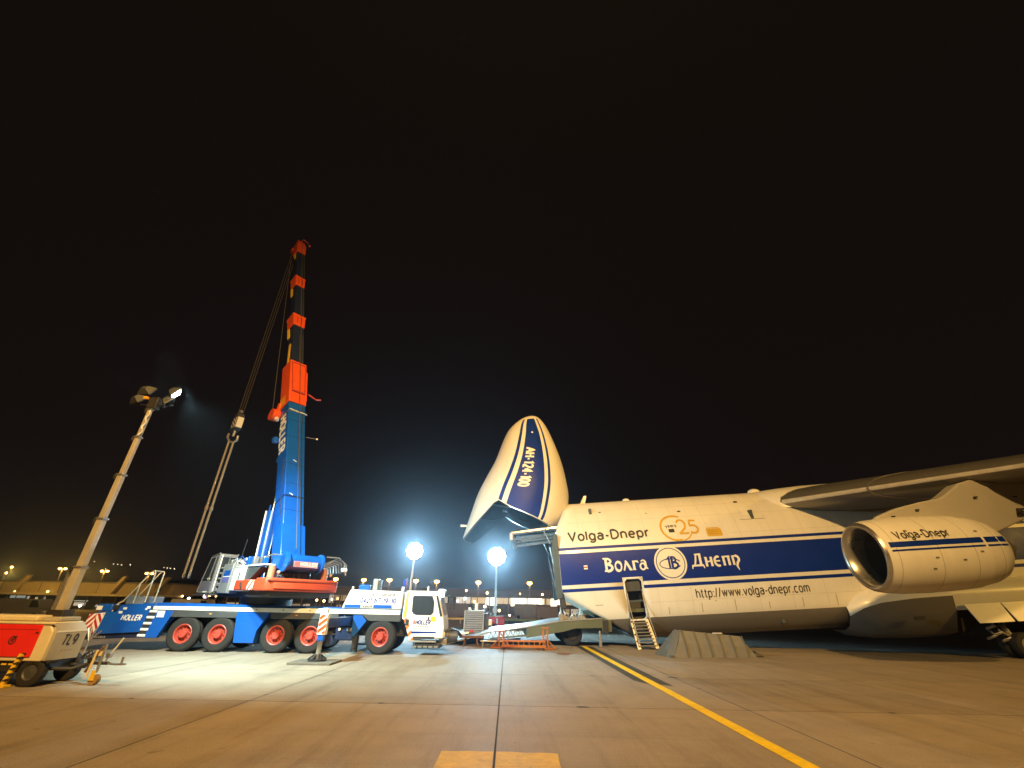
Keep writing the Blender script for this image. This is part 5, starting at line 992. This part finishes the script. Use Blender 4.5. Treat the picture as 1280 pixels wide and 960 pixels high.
for y in (.16,1.26):
    o=bpy.data.objects.new('wheel',tw); COL.objects.link(o); o.parent=t; o.location=(-.22,y,.355); c=bpy.data.objects.new('rim',th_); COL.objects.link(c); c.parent=o
MB().prism([(-.7,.62),(.25,.62),(.2,.55),(.1,.60),(-.5,.60),(-.62,.5)],.04,.30).build('mudguard',M_BLACK,t)
for x,sw in ((-.55,-.12),(-3.2,0)):
    lg=MB().bar((x,-.02,.78),(x+sw,-.06,.07),.10,.10).build('stabiliser_leg',M_HAZY,t,.006)
    for k in range(5): f=.1+k*.18; p=Vector((x,-.02,.78)).lerp(Vector((x+sw,-.06,.07)),f); MB().bar(p,p+Vector((.02,0,-.06)),.106,.106).build('leg_band',M_BLACK,lg)
    MB().box((x+sw-.13,-.16,.004),(x+sw+.13,.06,.07)).build('leg_foot',M_HAZY,lg,.01)
dbr=MB().tube([(-.1,.3,.45),(.25,.35,.40),(.55,.5,.40),(.85,.68,.52),(1.35,.7,.52)],.045,8).build('drawbar',M_BLACK,t,smooth=True); MB().tube([(-.1,1.1,.45),(.25,1.05,.40),(.55,.9,.40),(.85,.72,.52)],.045,8).build('drawbar_arm',M_BLACK,dbr,smooth=True)
MB().tube([(1.3,.7,.52),(1.62,.7,.50),(1.74,.7,.52),(1.74,.7,.68)],.035,8).build('coupling',M_STEEL,dbr,smooth=True); MB().lathe([(-.02,.09),(.02,.09),(.02,.05),(-.02,.05)],(1.78,.7,.50),(0,0,1),14).build('tow_eye',M_STEEL,dbr)
MB().tube([(.95,.6,.2),(1.0,.6,.85)],.035,8).build('brake_lever',M_CREAM,dbr,smooth=True); MB().bar((.85,.62,.30),(1.12,.62,.95),.07,.05).build('brake_handle',M_RUST,dbr,.01); MB().tube([(1.2,.75,.55),(1.35,.75,.85),(1.5,.75,1.15)],.02,6).build('hand_brake',M_CREAM,dbr)
jw=MB().tube([(1.18,.62,1.0),(1.18,.62,.30)],.035,8).build('jockey_tube',M_STEEL,dbr,smooth=True); MB().cyl((1.2,.55,.13),(1.2,.69,.13),.125,n=18).build('jockey_wheel',mat('jockey_brown',(.30,.18,.06),.6),dbr,smooth=True); MB().prism([(1.10,.12),(1.25,.12),(1.22,.36),(1.12,.36)],.52,.54).build('jockey_fork',M_HAZY,dbr)
for k in range(8): MB().tube([(.35+k*.06,.9-.05*k,.62),(.5+k*.08,.8,.75+.05*(k%3)),(.75+k*.05,.7,.58)],.018,5).build('cable',M_BLACK,dbr)
for k,(x,z) in enumerate(((.9,.62),(1.05,.70),(.8,.55),(1.28,.66))): MB().box((x,.6,z),(x+.12,.72,z+.12)).build('fitting',(M_STEEL,M_CREAM,M_BLACK)[k%3],dbr,.01)
# mast
mx,my=-.75,.80; mast_secs=((1.55,3.1,.115),(2.9,4.6,.100),(4.4,6.1,.086),(5.9,7.5,.072),(7.3,8.62,.060))
P((mx-.25,my-.2,1.56),(mx+.25,my+.2,1.86),'mast_base',M_BLACK,None,.02); ms=None
for k,(z0,z1,w) in enumerate(mast_secs):
    o=MB().bar((mx,my,z0),(mx,my,z1),w*2,w*2,(0,1,0)).build('mast_section',mat('mast_beige',(.40,.365,.30),.5,.1),t,.012); ms=ms or o
    MB().bar((mx,my,z1-.06),(mx,my,z1),w*2+.06,w*2+.06,(0,1,0)).build('mast_collar',M_STEEL,o,.01); MB().box((mx-w-.07,my-w-.05,z1-.2),(mx-w,my-w+.03,z1-.02)).build('pulley',M_BLACK,o,.01)
MB().bar((mx-.24,my,1.7),(mx-.24,my,3.0),.12,.12).build('mast_guide',M_STEEL,ms,.01)
MB().tube([(mx+.1,my-.12,8.5)]+[(mx+.10+.03*math.cos(k*1.1),my-.12+.03*math.sin(k*1.1),8.4-k*.06) for k in range(16)],.022,5).build('coiled_cable',M_SIGNW,ms,smooth=True)
hd_=P((mx-.12,my-.12,8.6),(mx+.22,my+.12,9.05),'lamp_mount',M_BLACK)
MB().tube([(mx-.75,my,8.78),(mx+.75,my,8.78)],.04,8).build('lamp_bar',M_BLACK,hd_)
def floodlight(par,c,aim,lit,w=.52,h=.40):
    d=Vector(aim).normalized(); q=d.to_track_quat('Y','Z').to_matrix().to_4x4(); q.translation=c
    ho=MB(q).prism([(-w/2,-h/2),(w/2,-h/2),(w/2,h/2),(-w/2,h/2)],-.02,.05,'y').build('floodlight',M_CDGREY,par,.02)
    MB(q).loft([[(-w/2,-.02,-h/2),(w/2,-.02,-h/2),(w/2,-.02,h/2),(-w/2,-.02,h/2)],[(-w/5,-.20,-h/5),(w/5,-.20,-h/5),(w/5,-.20,h/5),(-w/5,-.20,h/5)]]).build('reflector_back',M_CDGREY,ho)
    MB(q).add([(-w/2+.03,.055,-h/2+.03),(w/2-.03,.055,-h/2+.03),(w/2-.03,.055,h/2-.03),(-w/2+.03,.055,h/2-.03)],[(0,1,2,3)]).build('lens',lit,ho)
AIM=(.72,.55,-.62)
for dx,dz,am,lit in ((.66,.30,AIM,E_COOL),(.55,-.08,(.6,.5,-.62),M_GLZ),(-.62,-.02,(.35,.75,-.56),M_GLZ),(-.45,.36,(.1,.85,-.5),M_GLZ)):
    floodlight(t,(mx+dx,my,8.98+dz),am,lit)
MB().box((mx-.26,my-.24,8.93),(mx-.12,my-.14,9.03)).build('amber_lamp',mat('amber_lens',(.7,.36,.05),.35),t)
hp=Vector((-12.95+mx,14.2+my,9.1))
lamp('tower_floodlight','SPOT',hp+Vector((.95,.25,0)),20000,COOL,(-7.5,23.5,1.0),116,.9,.25)
lamp('tower_floodlight','SPOT',hp+Vector((-.3,.5,0)),1800,COOL,(-14.5,27,4),110,.7,.25)

# ------------------------------------------------------------------ two light towers behind the ramp
def far_tower(x,y,h,label,aims,box_lab):
    t=thing('light_tower',label,'light tower',(x,y,0),group='mobile light towers behind the ramp')
    b=MB().prism([(-1.0,.42),(1.0,.42),(1.0,1.0),(.85,1.2),(-.85,1.2),(-1.0,1.0)],-.6,.6).build('body',M_RED,t,.03); MB().box((-.9,-.5,1.2),(.9,.5,1.28)).build('canopy',M_CREAM,b,.02); MB().box((.15,-.605,.6),(.32,-.602,1.05)).build('door_panel',M_SIGNW,b)
    MB().box((-1.0,-.5,.3),(1.0,.5,.41)).build('chassis',M_BLACK,t); 
    for yy in (-.6,.5): MB().cyl((0,yy,.3),(0,yy+.12,.3),.3,n=18).build('wheel',M_TYRE,t,smooth=True)
    for xx in (-1.1,1.1):
        for yy in (-.8,.8): MB().bar((xx*.8,yy*.7,.38),(xx,yy,.0),.06).build('stabiliser_leg',M_STEEL,t)
    MB().tube([(1.0,0,.38),(1.7,0,.38)],.05,6).build('drawbar',M_BLACK,t)
    for z0,z1,w in ((1.25,h*.45,.13),(h*.42,h*.75,.11),(h*.72,h-.3,.09)): MB().bar((0,0,z0),(0,0,z1),w*2,w*2,(0,1,0)).build('mast_section',M_SIGNW,t,.01)
    MB().bar((-.8,0,h-.28),(.8,0,h-.28),.08).build('lamp_bar',M_STEEL,t)
    for k in range(16):
        dx,dz=(0,.3) if k==15 else ((.66*math.cos(k*math.pi/5),.3+.62*math.sin(k*math.pi/5)) if k<10 else (.33*math.cos((k+.3)*math.pi*.4),.3+.31*math.sin((k+.3)*math.pi*.4))); d=Vector(aims).normalized(); c=Vector((dx,-.12,h+dz))
        fl=MB().lathe([(-.3,.1),(-.06,.33),(0,.33),(0,.30)],c,d,18).build('floodlight',M_CDGREY,t,smooth=True); MB().lathe([(-.01,.30),(.01,.02)],c,d,18,cap=True).build('lens',E_COOL,fl)
far_tower(-1.29,50.0,6.65,'light tower with red trailer body glowing behind the ramp',(.05,-1,-.35),'')
far_tower(-11.1,54.0,7.45,'glowing light tower standing behind the white crane cab',(-.05,-1,-.35),'')
lamp('tower_floodlight','SPOT',(-1.29,49.6,7.0),17000,(.42,.76,1.0),(0,26,0),140,.5,.3); lamp('tower_floodlight','SPOT',(-11.1,53.6,7.8),17000,(.42,.76,1.0),(-8,22,0),125,.5,.3)

# ------------------------------------------------------------------ equipment round the ramp
g = thing('ground_power_unit','grey louvred power unit with exhaust stack beside the ramp','power unit',(-2.45,36.0,0))
b=MB().box((-.72,-.2,.35),(.72,2.4,1.85)).build('housing',M_CGREY,g,.03)
for k in range(10): MB().prism([(-.22,.42+k*.14),(-.30,.46+k*.14),(-.30,.50+k*.14),(-.22,.545+k*.14)],-.62,.62,'x').build('louvre',mat('louvre_grey',(.30,.29,.31),.45,.2),b,.005)
MB().box((-.3,-.325,.45),(.0,-.305,.62)).build('tail_panel',M_SIGNR,b); MB().box((-.72,-.32,.3),(-.64,-.21,1.86)).build('corner_post',M_STEEL,b); MB().box((.64,-.32,.3),(.72,-.21,1.86)).build('corner_post',M_STEEL,b)
MB().cyl((.1,.4,1.85),(.1,.4,2.35),.13,n=14).build('exhaust_stack',M_SIGNW,b,smooth=True); MB().cyl((-.4,.3,1.85),(-.4,.3,2.05),.1,n=10).build('filter',M_SIGNW,b)
MB().box((.73,.0,.4),(1.05,.6,1.7)).build('control_box',M_BLACK,b,.02); MB().box((1.06,.0,.9),(1.3,.4,1.25)).build('meter_box',M_CREAM,b,.02)
for x in (-.5,.5):
    for y in (.1,1.9): MB().cyl((x-.1,y,.3),(x+.1,y,.3),.3,n=16).build('wheel',M_TYRE,g,smooth=True)
# orange ramp stands
def stand(x,y,h,label):
    s=thing('ramp_stand',label,'stand',(x,y,0),group='orange steel stands propping the ramp')
    for dx in (-.13,.13): MB().bar((dx,0,.08),(dx,0,h),.07,.09).build('upright',M_OFRAME,s,.008)
    MB().box((-.22,-.12,h),(.22,.12,h+.07)).build('head_plate',M_OFRAME,s,.01)
    for dx in (-1,1):
        MB().bar((dx*.13,0,.45),(dx*.55,0,.06),.05).build('brace',M_OFRAME,s); MB().bar((dx*.13,0,.5),(dx*.13,.45,.06),.05).build('brace',M_OFRAME,s); MB().bar((dx*.13,0,.5),(dx*.13,-.4,.06),.05).build('brace',M_OFRAME,s)
    MB().box((-.6,-.45,.004),(.6,.5,.06)).build('base_plate',M_OFRAME,s,.01); MB().bar((-.13,0,.35),(.13,0,.55),.04).build('lattice',M_OFRAME,s); MB().bar((-.13,0,.75),(.13,0,.55),.04).build('lattice',M_OFRAME,s)
stand(-.35,29.6,.82,'orange steel stand under the middle of the ramp'); stand(2.25,29.3,1.02,'orange steel stand under the thick end of the ramp')
rl=thing('stand_trolley','low orange frame lying on the apron between the two ramp stands','trolley',(.95,28.6,0))
for y in (-.35,.35): MB().bar((-1.25,y,.16),(1.25,y,.16),.07,.07).build('rail',M_OFRAME,rl,.008); MB().bar((-1.25,y,.42),(1.25,y,.42),.05,.05).build('rail',M_OFRAME,rl,.008)
for k in range(9): MB().bar((-1.2+k*.3,-.35,.16),(-1.2+k*.3,-.35,.42),.04).build('rung',M_OFRAME,rl); MB().bar((-1.2+k*.3,-.35,.16),(-1.2+k*.3,.35,.16),.04).build('rung',M_OFRAME,rl)
for x in (-1.1,1.1):
    for y in (-.35,.35): MB().cyl((x,y-.04,.07),(x,y+.04,.07),.07,n=10).build('castor',M_BLACK,rl)
ts=thing('trestle','small rusty brown trestle under the ramp toe','trestle',(-2.15,30.3,0))
MB().box((-.75,-.2,.42),(.75,.2,.56)).build('beam',M_RUST,ts,.02)
for x in (-.35,.3):
    for y in (-.18,.18): MB().bar((x,y*.6,.42),(x+(.08 if x>0 else -.12),y*1.6,.0),.08).build('leg',M_RUST,ts)
tb=thing('tow_bar','thin silver tow bar running from the truck cab to the ramp toe','tow bar',(-4.3,29.3,0)); MB().tube([(-1.15,-.1,.35),(2.0,.3,.72)],.05,8).build('bar',M_LIP,tb,smooth=True); MB().tube([(-1.15,-.1,.0),(-1.15,-.1,.4)],.04,6).build('leg',M_STEEL,tb); MB().lathe([(-.03,.1),(.03,.1),(.03,.05),(-.03,.05)],(-1.25,-.1,.36),(0,0,1),12).build('tow_eye',M_STEEL,tb)
rb=thing('ramp_plate','pale loose ramp plate lying under the truss of the ramp','plate',(-.9,30.0,0)); MB().box((-.7,-.3,.28),(.9,.3,.33)).build('plate',M_SIGNW,rb,.01); MB().box((-.6,-.25,.0),(-.5,.25,.28)).build('support',M_STEEL,rb); MB().box((.7,-.25,.0),(.8,.25,.28)).build('support',M_STEEL,rb)
# lashing gear on the ramp top
random.seed(3)
for k,(x,y,h,lb) in enumerate(((3.45,31.4,.95,'slender silver crew post standing on the ramp head'),(3.75,31.6,.6,'pale drum of lashing chain next to the silver post on the ramp'),(4.25,31.8,.5,'silver winch on the ramp below the fuselage edge'),(4.75,31.7,.62,'tallest pale jack on the ramp head nearest the fuselage'))):
    z=1.43+(x-3.4)*.07; s=thing('lashing_gear',lb,'equipment',(x,y,z),group='lashing gear on the ramp head')
    MB().box((-.14,-.14,0),(.14,.14,h*.4)).build('base',M_STEEL,s,.02); MB().cyl((0,0,h*.4),(0,0,h),.06,.04,8).build('post',M_LIP,s,smooth=True); MB().tube([(-.1,0,h*.4),(.1,0,h*.7),(.22,0,h*.45)],.03,6).build('lever',M_SIGNW,s); MB().cyl((.18,-.12,h*.15),(.18,.12,h*.15),.11,n=12).build('spool',M_LIP,s,smooth=True)
# grey panelled cover on the apron
cv=thing('cover_hood','grey panelled canvas hood with ribs lying beside the yellow line','cover',(8.2,26.0,0),R(11)); cv.scale=(1,1,.86)
A=[(.0,0,0),(.55,.0,0),(1.15,.45,1.30),(.95,.75,1.34)]
xs=[.30,1.05,1.75,2.45,3.15,3.85,4.55,5.05]; top=lambda x:1.40-.085*(x-1.0)
MB().add([(0,-.05,0),(.30,-.35,0),(1.02,.0,1.38),(.86,.35,1.42),(.1,1.4,0)],[(0,1,2,3),(0,3,4)]).build('end_face',M_CANVASD,cv)
for i,(a,b) in enumerate(zip(xs[:-1],xs[1:])):
    ta,tb_=(max(a,1.02),top(max(a,1.02))),(min(b,4.75),top(min(b,4.75)))
    mid=lambda p,f,bul:(p[0],p[1],p[2])
    if i==0: q=[(.30,-.35,0),(1.05,-.35,0),(1.05,.0,1.38),(1.02,.0,1.38)]
    elif i==len(xs)-2: q=[(a,-.35,0),(b,-.35,0),(4.78,.0,.72),(a+.06,.0,top(a))]
    else: q=[(a,-.35,0),(b,-.35,0),(b,.0,top(b)),(a,.0,top(a))]
    lo=[q[0],q[1]]; hi=[q[3],q[2]]; m0=Vector(lo[0]).lerp(Vector(hi[0]),.52); m1=Vector(lo[1]).lerp(Vector(hi[1]),.52); off=Vector((0,-.05-.03*(i%2),0))
    MB().add([lo[0],lo[1],m1+off,m0+off],[(0,1,2,3)]).build('panel',M_CANVAS,cv); MB().add([m0+off,m1+off,hi[1],hi[0]],[(0,1,2,3)]).build('panel',M_CANVAS,cv)
    if i>0: MB().tube([Vector(q[0])+Vector((0,-.02,0)),m0+off+Vector((0,-.02,0)),Vector(q[3])+Vector((0,-.02,0.02))],.035,5).build('rib',M_CANVASD,cv)
MB().add([(1.02,0,1.38),(.86,.35,1.42),(4.6,.5,1.06),(4.55,.0,top(4.55))],[(0,3,2,1)]).build('top_panel',M_CANVAS,cv); MB().add([(.86,.35,1.42),(.1,1.4,0),(5.0,1.5,0),(4.6,.5,1.06)],[(0,1,2,3)]).build('back_panel',M_CANVAS,cv); MB().add([(5.05,-.35,0),(4.78,0,.72),(4.55,0,top(4.55)),(4.6,.5,1.06),(5.0,1.5,0)],[(0,1,2,3,4)]).build('end_face',M_CANVASD,cv)
MB().box((3.1,.15,1.22),(3.6,.3,1.27)).build('strap_plate',M_SIGNW,cv)
for k in range(7): MB().tube([(5.0,-.2+.12*k,.35-.03*k),(5.25+.06*k,-.2+.1*k,.18),(5.55+.05*k,-.25+.08*k,.03)],.03,5).build('loose_strap',M_CANVASD,cv)
MB().box((.02,-.5,0),(.2,-.3,.12)).build('tie_down_block',M_CANVASD,cv)
# a coiled hose on the apron
hz_=MB().tube([(3.05+.42*math.cos(a/5),26.4+.25*math.sin(a/5),.03) for a in range(0,27)],.022,5).build('hose',M_RUST,None,smooth=True); tag(hz_,'thin brown hose curled on the apron left of the yellow line','hose')
# ------------------------------------------------------------------ night haze
HAZE = 1
if HAZE:
    hz=MB().box((-760,-320,-1.5),(760,930,44)).build('haze',M_CONC); hz.data.materials.clear()
    hm=bpy.data.materials.new('night_haze'); hm.use_nodes=True; n=hm.node_tree.nodes; l=hm.node_tree.links; n.remove(n['Principled BSDF']); pv=n.new('ShaderNodeVolumePrincipled'); pv.inputs['Density'].default_value=.0007; pv.inputs['Color'].default_value=(.72,.86,1,1); pv.inputs['Anisotropy'].default_value=.90
    l.new(pv.outputs[0],n['Material Output'].inputs['Volume']); hz.data.materials.append(hm); tag(hz,kind='stuff')
